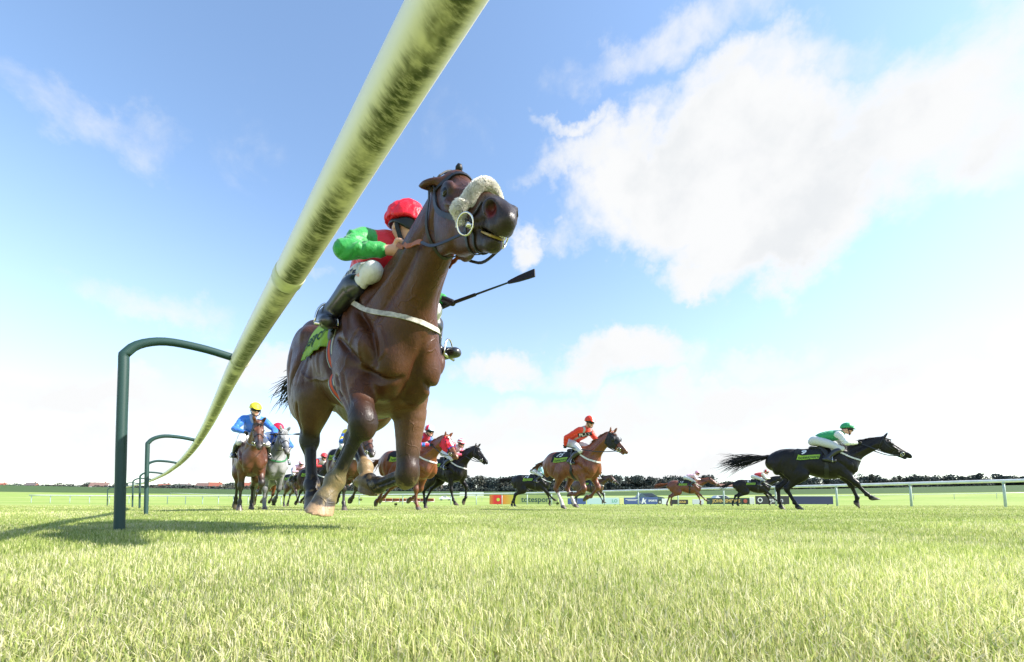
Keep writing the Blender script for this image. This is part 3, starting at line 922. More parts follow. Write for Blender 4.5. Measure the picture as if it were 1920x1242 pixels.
def build_horse(label, loc, yaw, pose, coat, scale=1.0, res=.018, number=None, strip='totesport', hood=None, noseband='leather', breast='white', mane='plain',
                tail_dir=(-1, 0, -.25), tail_len=.62, tail_n=90, tail_col=None, group='galloping racehorses', cloth=True, main=False, rein_to=None, text_side=-1, girth='plain'):
    root = empty('racehorse', loc, yaw, scale)
    tag(root, label, 'horse', group)
    if 'dz' not in pose:
        J = joints(pose); lo = min((J[k]['C'] + J[k]['hd'] * .078)[2] for k in ('FR', 'FL', 'HR', 'HL'))
        pose = dict(pose, dz=pose.get('lift', 0.) - lo)
    J = joints(pose); dz = J['dz']
    S = horse_sdf(J, pose)
    V, Q = S.mesh(res, 1)
    V = sculpt(V, Q, strokes_for(J, pose))
    cols = coat_colors(V, J, coat)
    body = mesh('body', V, Q, coat_mat(coat['mat'], *coat.get('matp', (.42, .45, .25)), mud=coat.get('mud', 0.)), root, cols=cols)
    sf = Surf(V, Q)
    h, y, u, P = (Vector(J[k]) for k in ('h', 'y', 'u', 'P'))
    tc_ = coat.get('hair', (.012, .010, .009))
    hm = hair_mat('hair ' + coat['mat'], tc_)
    # eyes
    for s in (-1, 1):
        g = Geo(); c = Vector(hf(J, .165, s * .084, .030))
        vs, fs = [], []
        for i in range(9):
            for k in range(12):
                a, b = math.pi * i / 8, 2 * math.pi * k / 12
                vs.append(c + (h * math.sin(a) * math.cos(b) * 1.1 + u * math.sin(a) * math.sin(b) + y * math.cos(a) * .75) * .021)
        for i in range(8):
            for k in range(12):
                fs.append((i * 12 + k, i * 12 + (k + 1) % 12, (i + 1) * 12 + (k + 1) % 12, (i + 1) * 12 + k))
        g.add(vs, fs); g.build('eye', EYE, root)
    if main:
        tq = SDF(); tq.chain([hf(J, .50, -.034, -.052), hf(J, .555, -.026, -.053), hf(J, .572, 0, -.053), hf(J, .555, .026, -.053), hf(J, .50, .034, -.052)], [.004, .0055, .006, .0055, .004], .01, sub=3)
        tv, tq_ = tq.mesh(.004, 1); mesh('teeth', tv, tq_, mat('yellowed teeth', (.30, .20, .06), rough=.4), root)
    # tail
    r = np.random.default_rng(int(abs(loc[0] * 131 + loc[1] * 17)))
    tb = Vector((-.87, 0, 1.37 + float(lift(J, -.87)))); td = Vector(tail_dir).normalized()
    g = Geo(); dock = [tb + Vector((.06, 0, 0)), tb + td * .10 + Vector((0, 0, .02)), tb + td * .24, tb + td * .36]
    roots = []; dirs = []
    for i in range(tail_n):
        t = r.uniform(0, 1) ** .8
        p = tb + td * (.36 * t) + Vector(r.normal(0, .016, 3)); roots.append(p); dirs.append(td + Vector(r.normal(0, .085 + .04 * (not main), 3)))
    tl = strands('tail', roots, dirs, tail_len, hm, root, w=.007 if main else .011, droop=.18, seed=5, wave=.07)
    g.tube(dock, [.045, .042, .034, .016], 8); g.build('dock', hm, tl)
    # mane
    N0, ax = Vector(J['N0']), Vector(J['P'] - J['N0'])
    upn = ax.normalized().cross(Vector(J['y'])).normalized()
    if mane == 'plaited':
        g = Geo()
        for i in range(11):
            p = N0 + ax * (.34 + .062 * i)
            hit = sf.b.ray_cast(p + upn * .5, -upn, .5)
            if hit[0]: 
                gm = [hit[0] - upn * .012, hit[0] + upn * .012, hit[0] + upn * .028]
                g.tube(gm, [.018, .021, .010], 7)
        g.build('mane', hm, root); g = Geo()
        hit = sf.b.ray_cast(P + u * .5 + h * -.01, -u, .5)
        if hit[0]:
            g.tube([hit[0] - u * .01, hit[0] + u * .010, hit[0] + u * .024], [.014, .017, .009], 7)
        g.build('forelock', hm, root)
    else:
        roots, dirs = [], []
        for i in range(120):
            t = r.uniform(.25, 1.02); p = N0 + ax * t
            hit = sf.b.ray_cast(p + upn * .5, -upn, .6)
            if hit[0] is None: continue
            roots.append(hit[0] - upn * .01 + Vector((0, r.normal(0, .012), 0))); dirs.append(upn * .55 - ax.normalized() * .75 + Vector((0, r.choice([-1, 1]) * r.uniform(.1, .7), 0)))
        strands('mane', roots, dirs, .13, hm, root, n_seg=4, w=.010, droop=.4, seed=9)
        fl, fd = [], []
        for i in range(26):
            p = Vector(hf(J, r.uniform(-.02, .03), r.normal(0, .02), .085)); fl.append(p); fd.append(h * .8 + u * .25 + y * r.normal(0, .25))
        strands('forelock', fl, fd, .13, hm, root, n_seg=4, w=.008, droop=.2, seed=11)
    # bridle
    br = empty('bridle'); br.parent = root
    lw = .021
    def strap(name, P_, N_, w, th, m, closed=False, par=br):
        g = Geo(); g.add(*ribbon_geo(P_, N_, w, th, closed)); return g.build(name, m, par, smooth=False)
    if hood:
        # cloth hood over the head, open round the eyes, ears and muzzle
        S2 = SDF(); ts = np.array([-.02, .12, .24, .38, .46]) * HL_ / .6 * 1.0
        pv, pq = [], []
        sel = (V - J['P']) / J['hs']; th_, ty_, tu_ = sel @ J['h'], sel @ J['y'], sel @ J['u']
        inh = (th_ > -.06) & (th_ < .335) & (np.abs(ty_) < .13) & (np.abs(tu_) < .2) 
        ear = (th_ < .03) & (tu_ > .085)
        back = (th_ < -.02 + .25 * np.clip(-tu_, 0, .2))
        keep = inh & ~ear & ~back
        kq = Q[keep[Q].all(1)]
        used = np.unique(kq); rm = np.full(len(V), -1); rm[used] = np.arange(len(used))
        # offset along normals
        nm = np.zeros_like(V); 
        a, b, c_ = V[Q[:, 0]], V[Q[:, 1]], V[Q[:, 2]]; fn = np.cross(b - a, c_ - a)
        for i in range(4):
            for j in range(3): nm[:, j] += np.bincount(Q[:, i], fn[:, j], len(V))
        nm /= np.maximum(np.linalg.norm(nm, axis=1), 1e-9)[:, None]
        hv = V[used] + nm[used] * .010
        hc = np.tile(np.array(hood['col']), (len(used), 1))
        tyu, thu, tuu = ty_[used], th_[used], tu_[used]
        if 'stripe' in hood:
            hc[(np.abs(tyu) < .022) & (tuu > .03)] = hood['stripe']
        if 'edge' in hood:
            hc[thu > .30] = hood['edge']
        for s in (-1, 1):
            d = np.hypot(thu - .16, tuu - .03); hc[(d < .034) & (tyu * s > .03)] = (.012, .01, .01)
        ho = mesh('hood', hv, rm[kq], mat('hood cloth', (.1, .1, .1), rough=.7, vcol=True, noise=(30, .1)), root, cols=hc)
        md = ho.modifiers.new('thickness', 'SOLIDIFY'); md.thickness = .006; md.offset = -1
        for s in (-1, 1):   # blinker cups
            g = Geo(); c = Vector(hf(J, .185, s * .10, .03))
            vs, fs = [], []
            for i in range(6):
                for k in range(11):
                    a = R(90) * i / 5; b = R(-100 + 200 * k / 10)
                    vs.append(c + y * s * (.045 * math.sin(a)) + (h * -math.cos(b) * -1 + u * math.sin(b)) * (.055 * math.cos(a) + .004))
            for i in range(5):
                for k in range(10): fs.append((i * 11 + k, i * 11 + k + 1, (i + 1) * 11 + k + 1, (i + 1) * 11 + k))
            g.add(vs, fs); cup = g.build('blinker_cup', mat('blinker cup %s' % (hood.get('cup'),), hood.get('cup', (.03, .03, .035)), rough=.6), ho)
            md = cup.modifiers.new('thickness', 'SOLIDIFY'); md.thickness = .005
    full = np.linspace(0, 2 * math.pi, 41)[:-1]
    tn = .31
    if noseband == 'sheepskin':
        Pn, Nn = sf.ring(hf(J, .375, 0, -.02), u - h * .20, y, np.linspace(R(-116), R(116), 60), .012)
        gg = Geo(); V_, F_ = [], []
        for i in range(len(Pn)):
            tg = (Pn[min(i + 1, len(Pn) - 1)] - Pn[max(i - 1, 0)]).normalized(); w_ = Nn[i].cross(tg).normalized()
            for k in range(14):
                a = 2 * math.pi * k / 14; V_.append(Pn[i] + Nn[i] * (.026 * math.cos(a)) + w_ * (.040 * math.sin(a)))
        for i in range(len(Pn) - 1):
            for k in range(14): F_.append((i * 14 + k, i * 14 + (k + 1) % 14, i * 14 + 14 + (k + 1) % 14, i * 14 + 14 + k))
        F_ += [tuple(range(13, -1, -1)), tuple(range(len(Pn) * 14 - 14, len(Pn) * 14))]; gg.add(V_, F_)
        so = gg.build('sheepskin_noseband', mat('cream sheepskin', (.90, .87, .80), rough=.95, noise=(60, .10), bump=(70, .8, .012), transl=.2), br)
        rr_ = np.random.default_rng(4); g2 = Geo()
        for i in range(26000):
            k = rr_.integers(0, len(Pn)); c = Pn[k]; tng = (Pn[min(k + 1, len(Pn) - 1)] - Pn[max(k - 1, 0)]).normalized()
            a = rr_.uniform(0, 6.283); w_ = Nn[k].cross(tng).normalized()
            d = (Nn[k] * math.cos(a) + w_ * math.sin(a))
            if d.dot(Nn[k]) < -.55: continue
            b = c + Nn[k] * (.0255 * math.cos(a)) + w_ * (.0395 * math.sin(a)) + tng * rr_.uniform(-.008, .008); d2 = (d + Vector(rr_.normal(0, .22, 3))).normalized()
            L = rr_.uniform(.006, .011); sd = d2.cross(tng); sd = (sd.normalized() if sd.length > .05 else w_) * .0016
            g2.add([b - sd, b + sd, b + d2 * L * .6 + tng * .002 + sd * .8, b + d2 * L], [(0, 1, 2), (0, 2, 3)])
        g2.build('fleece', MATS['cream sheepskin'], so)
        Pn, Nn = sf.ring(hf(J, .375, 0, -.02), u - h * .20, y, full, .004); strap('noseband', Pn, Nn, .022, .004, TACK, True)
    elif noseband:
        Pn, Nn = sf.ring(hf(J, tn, 0, -.02), u, y, full, .003); strap('noseband', Pn, Nn, lw, .005, TACK if noseband == 'leather' else WHITE_W, True)
    Pn, Nn = sf.ring(hf(J, .455, 0, -.025), u, y, np.linspace(R(35), R(325), 40), .003); strap('lower_noseband', Pn, Nn, .016, .004, TACK)
    for s in (-1, 1):
        pts = [hf(J, -.03, s * .06, .07), hf(J, .02, s * .10, .02), hf(J, .12, s * .11, -.035), hf(J, .25, s * .09, -.045), hf(J, .40, s * .07, -.042), hf(J, .445, s * .062, -.045)]
        Pn, Nn = sf.near(pts, .004); strap('cheek_strap', Pn, Nn, lw, .006, TACK)
        c = Vector(hf(J, .455, s * .068, -.047)); ringp = [c + ((h * .75 - y * s * .55) * math.cos(a) + u * math.sin(a)) * (.037 if main else .042) + y * s * .012 for a in full[::2]]
        g = Geo(); g.tube(ringp, 0.0040 if main else .007, 8, closed=True); g.tube([c - y * s * .03, c + y * s * .008 - h * .0], .011, 8); g.build('bit_ring', STEEL, br)
    Pn, Nn = sf.near([hf(J, -.03, -.06, .07), hf(J, -.045, 0, .09), hf(J, -.03, .06, .07)], .005); strap('headpiece', Pn, Nn, lw, .006, TACK)
    Pn, Nn = sf.near([hf(J, .02, -.10, .02), hf(J, .055, -.07, .085), hf(J, .06, 0, .10), hf(J, .055, .07, .085), hf(J, .02, .10, .02)], .004); strap('browband', Pn, Nn, lw * .9, .005, TACK)
    Pn, Nn = sf.near([hf(J, -.03, -.08, .06), hf(J, -.01, -.12, -.03), hf(J, .03, -.11, -.12), hf(J, .075, -.06, -.19), hf(J, .09, 0, -.22), hf(J, .075, .06, -.19), hf(J, .03, .11, -.12), hf(J, -.01, .12, -.03), hf(J, -.03, .08, .06)], .006)
    strap('throat_lash', Pn, Nn, .014, .004, TACK)
    # breast girth
    if breast:
        hb_ = [(.26, .26, 1.47), (.40, .26, 1.42), (.54, .25, 1.345), (.66, .21, 1.265), (.75, .10, 1.20)]
        bp = [(x_, -y_, z_) for x_, y_, z_ in hb_] + [(.78, 0, 1.175)] + [(x_, y_, z_) for x_, y_, z_ in hb_[::-1]]
        Pn, Nn = [], []
        for q_ in catmull(np.array(bp) + np.array([0, 0, dz]), 6):
            c_ = Vector((.40, 0, q_[2])); d_ = (Vector(q_) - c_).normalized(); hit = sf.b.ray_cast(c_ + d_ * .9, -d_, .9)
            if hit[0]: Pn.append(hit[0] + d_ * .009); Nn.append(d_)
        for _ in range(6): Pn = [Pn[0]] + [Pn[i] * .5 + (Pn[i - 1] + Pn[i + 1]) * .25 for i in range(1, len(Pn) - 1)] + [Pn[-1]]
        mm = {'white': WHITE_W if not main else mat('worn grey white webbing', (.40, .37, .33), rough=.8, noise=(30, .5), bump=(120, .4, .003)), 'green': mat('green webbing', (.03, .16, .06), rough=.7), 'black': TACK}[breast]
        strap('breastplate', Pn, Nn, .027 if main else .036, .006, mm, par=root)
    # girth
    gx = .20 if not main else .24
    P3, N3 = sf.ring((gx, 0, 1.12 + dz), (0, 0, -1), (0, 1, 0), np.linspace(R(-132), R(132), 60), .003)
    if girth == 'striped':
        g = Geo()
        for o_, w_, mi in ((0, .088, 0), (0, .034, 1), (-.026, .010, 2), (.026, .010, 2)):
            Pq = [p + Vector((o_, 0, 0)) for p in P3]
            up_ = .0025 if mi else 0
            Pq = [p + n * up_ for p, n in zip(Pq, N3)]
            V_, F_ = ribbon_geo(Pq, N3, w_, .004); g.add(V_, F_, mi)
        g.build('girth', None, root, False, mats=[mat('pale girth webbing', (.55, .56, .60), rough=.75), mat('red girth stripe', (.55, .07, .04), rough=.75), mat('blue girth stripe', (.06, .09, .22), rough=.75)])
    else:
        strap('girth', P3, N3, .085, .006, TACK, par=root)
    # saddle cloth with its number and sponsor strip
    if cloth:
        for s in (-1, 1):
            sl = -.10
            g = Geo(); g.add(*patch_geo(sf, -.33 if not main else -.16, .22 if not main else .30, R(4), R(73 if not main else 60), s, dz, .008, wob=.003, slant=sl)); g.build('saddle_cloth', BLACK_C, root)
            g = Geo(); g.add(*patch_geo(sf, -.335 if not main else -.14, .10 if not main else .27, R(56 if not main else 46), R(77 if not main else 86), s, dz, .016, wob=.003, nx=22, nt=8, slant=sl)); st = g.build('sponsor_strip', GREEN_C, root)
            if strip:
                V_, F_ = patch_text(sf, strip, .105 if not main else .125, -.13 if not main else .04, R(67 if not main else 68), s, dz, .026, bold=.0015, slant=sl)
                if len(V_): g = Geo(); g.add(V_, F_); g.build('lettering', INK, st, False)
            if number:
                V_, F_ = patch_text(sf, number, .20, -.215, R(38), s, dz, .018, bold=.008, slant=sl)
                if len(V_): g = Geo(); g.add(V_, F_); g.build('number', INK_W, root, False)
    # saddle, leathers, irons
    sd = SDF()
    sd.chain([(-.06, 0, 1.535 + dz), (.10, 0, 1.515 + dz), (.26, 0, 1.545 + dz), (.32, 0, 1.575 + dz)], [.05, .045, .05, .035], .03, (0, 1, 0), [2.6, 2.5, 2.2, 1.8], sub=3)
    for s in (-1, 1):
        sd.chain([(.14, s * .12, 1.51 + dz), (.20, s * .22, 1.40 + dz), (.24, s * .265, 1.25 + dz)], [.05, .055, .05], .03, (0, 1, .2), [.5, .35, .3], sub=3)
    sv, sq = sd.mesh(max(res, .012), 2)
    so = mesh('saddle', sv, sq, TACK, root)
    return dict(root=root, J=J, sf=sf, V=V, dz=dz, body=body)


def build_reins(H, hands, par, main=False):
    """from each bit ring past the neck to the rider's hands"""
    J = H['J']
    out = []
    for s, hd in zip((-1, 1), hands):
        b = Vector(hf(J, .47, s * .072, -.07)); hd = Vector(hd)
        N0, ax = Vector(J['N0']), Vector(J['P'] - J['N0'])
        mid = (b + hd) * .5 + Vector((0, s * .05, -.05 if not main else -.02))
        pts = catmull([b, b * .72 + hd * .28 + Vector((0, s * .045, -.05)), mid, b * .2 + hd * .8 + Vector((0, s * .03, -.02)), hd], 6)
        nn = [Vector((.1, s, .15))] * len(pts)
        P_ = []
        for p in pts:
            q, n, i, d = H['sf'].b.find_nearest(Vector(p))
            v = Vector(p) - q
            if v.dot(n) < .012: p = q + n * .014
            P_.append(Vector(p))
        k = int(len(P_) * (.45 if main else .52))
        g = Geo(); g.add(*ribbon_geo(P_[:k + 1], nn[:k + 1], .012 if main else .018, .004)); rn = g.build('rein', TACK, par, False)
        g = Geo(); g.add(*ribbon_geo(P_[k:], nn[k:], .022, .005)); g.build('rein_grip', TAN if main else TACK, rn, False)
    return out
# ------------------------------------------------------------------ jockeys
SKIN = mat('skin', (.56, .30, .20), rough=.5, spec=.4, noise=(20, .08))
LENS = mat('dark goggle lens', (.008, .010, .010), rough=.3, spec=.3)
BOOT = mat('black boot leather', (.013, .013, .016), rough=.28, spec=.6, coat=.4, noise=(12, .3))
BREECH = mat('white breeches', (.60, .59, .60), rough=.7, bump=(16, .45, .02))
SILK = mat('racing silk', (.5, .5, .5), rough=.46, spec=.32, vcol=True, bump=(13, .55, .025), sheen=.2)
CAPM = mat('silk cap cover', (.5, .5, .5), rough=.42, spec=.35, vcol=True, bump=(9, .8, .03))

POSE_J = dict(hip=(.06, 0, 1.72), chest=(.36, 0, 1.80), neck=(.54, 0, 1.86), head=(.66, 0, 1.93), face=(.95, 0, -.22),
              sh=[(.48, -.175, 1.80), (.48, .175, 1.80)], el=[(.60, -.30, 1.58), (.60, .30, 1.58)], hand=[(.84, -.10, 1.58), (.84, .10, 1.58)],
              knee=[(.50, -.25, 1.46), (.50, .25, 1.46)], ankle=[(.20, -.31, 1.24), (.20, .31, 1.24)], toe=[(.36, -.32, 1.18), (.36, .32, 1.18)])


def hand_sdf(S, wrist, grip, s, k=.006, inf=0.0, axis=(0, 0, 1)):
    """a closed hand: palm, four curled fingers of unequal length, thumb from the side; axis = the thing held"""
    w, g = np.asarray(wrist, float), np.asarray(grip, float)
    d = nrmz(g - w); a = nrmz(np.asarray(axis, float)); a = nrmz(a - d * (a @ d)); n = nrmz(np.cross(a, d)) * s
    S.chain([w, w + d * .03, g - d * .03], [.024, .026, .030], k * 2, n, [.75, .75, .62], sub=2, inf=inf)
    S.ell(g - d * .012, (.045, .040, .020), k * 2, [d, a, n], inf=inf)
    for i, (o, L) in enumerate(((.031, .92), (.011, 1.0), (-.010, .95), (-.030, .80))):
        b = g + d * .022 + a * o
        p = [b - n * .006, b + d * .022 * L + n * .012, b + d * .010 + n * .036 * L, b - d * .020 * L + n * .034, b - d * .030 * L + n * .018]
        S.chain(p, [.0105, .0098, .0094, .0088, .0080], k, sub=2, inf=inf)
    tb = g - d * .035 + a * .026
    S.chain([tb, tb + a * .022 + n * .016 + d * .012, tb + a * .018 + n * .034 + d * .040], [.013, .0112, .0095], k, sub=2, inf=inf)


def build_jockey(label, loc, yaw, dz, scale, silks, cap, pose=None, res=.016, main=False, group='jockeys riding in the race', gloves=(.012, .012, .014), chest_text=None, whip=None, breech_text=None, H=None, reins=True):
    p = dict(POSE_J); p.update(pose or {})
    def z(q): return np.array(q, float) + np.array([0, 0, dz])
    hip, chest, neck, head = z(p['hip']), z(p['chest']), z(p['neck']), z(p['head'])
    sh, el, hand, knee, ankle, toe = ([z(q) for q in p[k]] for k in ('sh', 'el', 'hand', 'knee', 'ankle', 'toe'))
    f = nrmz(p['face']); sd = nrmz(np.cross((0, 0, 1.), f)); up = nrmz(np.cross(f, sd))
    if 'roll' in p:
        a = R(p['roll']); sd, up = sd * math.cos(a) + up * math.sin(a), up * math.cos(a) - sd * math.sin(a)
    root = empty('person', loc, yaw, scale)
    tag(root, label, 'person', group)
    SYv = np.array([0, 1., 0])
    sn = nrmz(sh[1] - sh[0])
    tor_ax = nrmz(chest - hip)
    aw = .88 if main else .95
    def torso(S, inf, low=0.0):
        a = hip + (chest - hip) * low
        m1 = hip + (chest - hip) * .45 + np.array([0, 0, .03])
        S.chain([a, m1, chest, (sh[0] + sh[1]) / 2 + tor_ax * .03], [.105, .112, .122, .092], .03, sn, [1.3, 1.32, 1.38, 1.55], sub=3, inf=inf)
    def arm(S, i, inf, end=1.0, puff=0.0):
        S.chain([sh[i] + (chest - sh[i]) * .25, sh[i], sh[i] * .5 + el[i] * .5, el[i]], [.06, .066 * aw + puff, .056 * aw + puff, .045 * aw + puff * .7], .03, sub=3, inf=inf)
        e = el[i] + (hand[i] - el[i]) * end
        S.chain([el[i], el[i] * .65 + e * .35, e], [.045 * aw + puff * .7, .046 * aw + puff * .8, .029], .025, sub=3, inf=inf)
    def hips(S, inf):
        S.ell(hip + np.array([-.015, 0, -.01]), (.125, .165, .115), .05, inf=inf)
        for i, s in ((0, -1), (1, 1)):
            hj = hip + np.array([.0, s * .085, -.02])
            S.ell(hip + np.array([-.06, s * .075, -.02]), (.10, .085, .10), .04, inf=inf)
            S.chain([hj, hj * .55 + knee[i] * .45 + np.array([0, 0, .015]), knee[i] * .9 + hj * .1, knee[i]], [.098, .092, .062, .056], .035, sub=3, inf=inf)
            S.chain([knee[i], knee[i] + (ankle[i] - knee[i]) * .42], [.050, .040], .03, sub=1, inf=inf)
    def boots(S, i, inf=0.0, top=.18):
        k, an, t = knee[i], ankle[i], toe[i]
        a = k + (an - k) * top; back = nrmz(np.cross(nrmz(an - k), SYv)); back = back if back[0] < 0 else -back
        S.chain([a, k + (an - k) * .40 + back * .018, k + (an - k) * .75, an], [.056, .060, .045, .040], .02, sub=3, inf=inf)
        fd = nrmz(t - an)
        S.chain([an - fd * .045 - np.array([0, 0, .03]), an + fd * .03 - np.array([0, 0, .02]), t], [.034, .038, .030], .03, SYv, [1, 1.1, 1.25], sub=3, inf=inf)
    def headp(S, inf=0.0):
        S.chain([neck - nrmz(head - neck) * .07, neck, head - up * .03 - f * .02], [.062, .056, .055], .02, sub=2)
        S.ell(head + up * .025 - f * .005, (.098, .076, .092), .02, [f, sd, up])
        S.ell(head + f * .035 - up * .045, (.062, .058, .062), .03, [f, sd, up])
        S.ell(head + f * .072 - up * .092, (.026, .028, .022), .02, [f, sd, up])
        S.chain([head + f * .092 + up * .010, head + f * .112 - up * .022], [.011, .016], .014)
        S.ell(head + f * .105 - up * .024, (.014, .022, .010), .008, [f, sd, up])
        S.ell(head + f * .092 - up * .058, (.014, .025, .008), .008, [f, sd, up])
        S.ell(head + f * .096 - up * .060, (.02, .020, .0025), .004, [f, sd, up], op='s')
        for s in (-1, 1):
            S.ell(head + f * .086 + sd * s * .032 + up * .006, (.014, .018, .011), .008, [f, sd, up], op='s')
            S.ell(head + f * .078 + sd * s * .032 + up * .004, (.013, .014, .011), .006, [f, sd, up])
            S.ell(head + f * .075 + sd * s * .038 - up * .022, (.022, .020, .018), .015, [f, sd, up])
            S.ell(head - f * .012 + sd * s * .080 - up * .008, (.020, .010, .032), .008, [nrmz(f - up * .2), nrmz(sd + f * -.3 * s), nrmz(up + f * .2)])
            S.ell(head - f * .006 + sd * s * .090 - up * .006, (.011, .007, .020), .006, [f, sd, up], op='s')
    B = SDF(); torso(B, -.02); hips(B, -.028)
    for i in (0, 1):
        arm(B, i, -.008); boots(B, i, -.022, .0)
    headp(B)
    for i, s in ((0, -1), (1, 1)):
        if not (main and i == 1):
            hand_sdf(B, el[i] + (hand[i] - el[i]) * .82, hand[i], s, axis=(.2, s * .5, .9))
    V, Q = B.mesh(min(res, .013), 1)
    cols = np.tile(np.array((.60, .33, .23)), (len(V), 1))
    for i in (0, 1):
        d, t = seg_dist(V, el[i] + (hand[i] - el[i]) * .86, hand[i] + (hand[i] - el[i]) * .3)
        if gloves is not None and not (i == 0 and silks.get('bare')): cols[d < .07] = gloves
    lp = np.linalg.norm((V - (head + f * .098 - up * .060)) @ np.column_stack([f, sd * .8, up * 2.2]), axis=1)
    cols[lp < .022] = (.42, .14, .11)
    mesh('body', V, Q, mat('skin and gloves', (.5, .3, .2), rough=.5, vcol=True, noise=(25, .1)), root, cols=cols)
    # silks
    Jk = SDF(); torso(Jk, .012, .06)
    for i in (0, 1): arm(Jk, i, .008, silks.get('cuff', .80), .001 if main else .006)
    Jk.chain([neck + (chest - neck) * .35, neck - nrmz(head - neck) * .015], [.085, .064], .03, sub=1)
    wr = np.random.default_rng(5)
    V, Q = Jk.mesh(res, 1)
    def creases(V, Q, limbs, n_, w0, dep):
        st = []
        for a, b, R0 in limbs:
            ax = b - a; L = np.linalg.norm(ax); e = nrmz(ax); p1 = nrmz(np.cross(e, (0.3, .2, 1.))); p2 = np.cross(e, p1)
            for q in range(n_):
                t = wr.uniform(.02, .98); w = wr.uniform(0, 6.28); tw_ = wr.normal(0, .09); ln = wr.uniform(.7, 1.6)
                st.append(([a + ax * t + e * (tw_ * g_) + (p1 * math.cos(w + g_ * ln) + p2 * math.sin(w + g_ * ln)) * R0 for g_ in (-1, -.5, 0, .5, 1)], w0 * wr.uniform(.7, 1.4), dep * wr.choice([1, 1, -.8]) * wr.uniform(.6, 1.3)))
        return sculpt(V, Q, st)
    sc_ = 1.0 if main else .8
    V = creases(V, Q, [(sh[i], el[i], .07) for i in (0, 1)] + [(el[i], el[i] + (hand[i] - el[i]) * .7, .055) for i in (0, 1)], 15, .0105, .0085 * sc_)
    V = creases(V, Q, [(hip, chest, .15)], 14, .016, .008 * sc_)
    n = len(V)
    dA = []
    for i in (0, 1):
        d1, t1 = seg_dist(V, sh[i] * .97 + el[i] * .03, el[i]); d2, t2 = seg_dist(V, el[i], el[i] + (hand[i] - el[i]) * .8)
        dA.append((d1, t1, d2, t2))
    arm_d = np.minimum.reduce([np.minimum(a[0], a[2]) for a in dA])
    tor_d, tt = seg_dist(V, hip, chest + tor_ax * .06)
    isarm = (arm_d - .062) < (tor_d - .155)
    cols = np.tile(np.array(silks['body']), (n, 1))
    if 'hoops' in silks:
        w, c2 = silks['hoops']; cols[(np.floor(tt * w).astype(int) % 2 == 1)] = c2
    if 'braces' in silks:
        ly = np.abs((V - chest) @ sn); cols[(ly > .085) & (ly < .13) & ~isarm] = silks['braces']
    if 'collar' in silks:
        d = np.linalg.norm(V - (neck + (chest - neck) * .3), axis=1); cols[d < .13] = silks['collar']
    cols[isarm] = silks.get('sleeve', silks['body'])
    if 'sleeve_hoops' in silks:
        c2 = silks['sleeve_hoops']
        for d1, t1, d2, t2 in dA:
            L = np.where(d1 < d2, t1, 1 + t2); cols[isarm & (np.minimum(d1, d2) < .1) & (np.floor(L * 3.0).astype(int) % 2 == 1)] = c2
    if 'epaulet' in silks:
        for d1, t1, d2, t2 in dA: cols[(t1 < .3) & (d1 < .1) & (d1 <= d2) & isarm] = silks['epaulet']
    cols = cols * (1 + wr.normal(0, .012, (n, 1)))
    jk = mesh('silk_jacket', V, Q, SILK, root, cols=np.clip(cols, 0, 1))
    # breeches and boots
    Bh = SDF(); hips(Bh, .004 if not main else -.006)
    V, Q = Bh.mesh(res, 1)
    V = creases(V, Q, [(hip + np.array([0, (-1, 1)[i] * .085, -.02]), knee[i], .08) for i in (0, 1)] + [(knee[i] * .7 + hip * .3, knee[i] + (ankle[i] - knee[i]) * .3, .06) for i in (0, 1)], 16, .012, .0055 * sc_)
    bre = mesh('breeches', V, Q, BREECH, root)
    for i in (0, 1):
        Bo = SDF(); boots(Bo, i, .006, silks.get('boot_top', .16)); V, Q = Bo.mesh(min(res, .014), 1)
        keepo = mesh('boot', V, Q, BOOT, root)
        # stirrup iron under the ball of the foot
        t, an = toe[i], ankle[i]; fd = nrmz(t - an); c = t - fd * .05 - np.array([0, 0, .034])
        w_ = nrmz(np.cross(fd, (0, 0, 1.)))
        g = Geo(); arch = [c + w_ * .062 * math.cos(a) + np.array([0, 0, 1.]) * (.125 * max(math.sin(a), 0)) for a in np.linspace(0, math.pi, 13)]
        g.tube(arch, .0065, 6); g.tube([c - w_ * .064, c + w_ * .064], .012, 6)
        g.build('stirrup', STEEL, root if H is None else H['root'])
    # cap, peak, goggles
    Cp = SDF(); ca = [f, sd, up]; c0 = head + up * .040 - f * .012
    pl_n = nrmz(-up + f * .16); pl_o = head + up * .026
    def shell(S, r, lo_, op='u'):
        def fn(X, Y, Z):
            x, y_, z_ = X - c0[0], Y - c0[1], Z - c0[2]
            u_ = [A[0] * x + A[1] * y_ + A[2] * z_ for A in (f, sd, up)]
            k0 = np.sqrt((u_[0] / r[0]) ** 2 + (u_[1] / r[1]) ** 2 + (u_[2] / r[2]) ** 2)
            d = (k0 - 1) * min(r)
            pl = (X - lo_[0]) * pl_n[0] + (Y - lo_[1]) * pl_n[1] + (Z - lo_[2]) * pl_n[2]
            return np.maximum(d, pl)
        S.raw(fn, c0 - .2, c0 + .2, .01, op)
    hb = 1.02 if main else 1.0
    shell(Cp, (.134 * hb, .114 * hb, .122 * hb), pl_o)
    Cp.ell(head + up * .036 + f * .105, (.062, .074, .009), .012, [nrmz(f - up * .20), sd, nrmz(up + f * .20)])
    V, Q = Cp.mesh(min(res, .012) if not main else .007, 2)
    if main: V = creases(V, Q, [(c0 - sd * .1, c0 + sd * .1, .12), (c0 - f * .1, c0 + f * .1, .11)], 12, .012, .005)
    ly, lf, lu = (V - c0) @ sd, (V - c0) @ f, (V - c0) @ up
    cc = np.tile(np.array(cap['col']), (len(V), 1))
    if 'hoops' in cap: cc[np.floor((lu + .2) / .034).astype(int) % 2 == 0] = cap['hoops']
    if 'quarter' in cap: cc[(np.arctan2(ly, lf) * 4 / math.pi).astype(int) % 2 == 0] = cap['quarter']
    if 'stripe' in cap: cc[np.abs(ly) < .03] = cap['stripe']
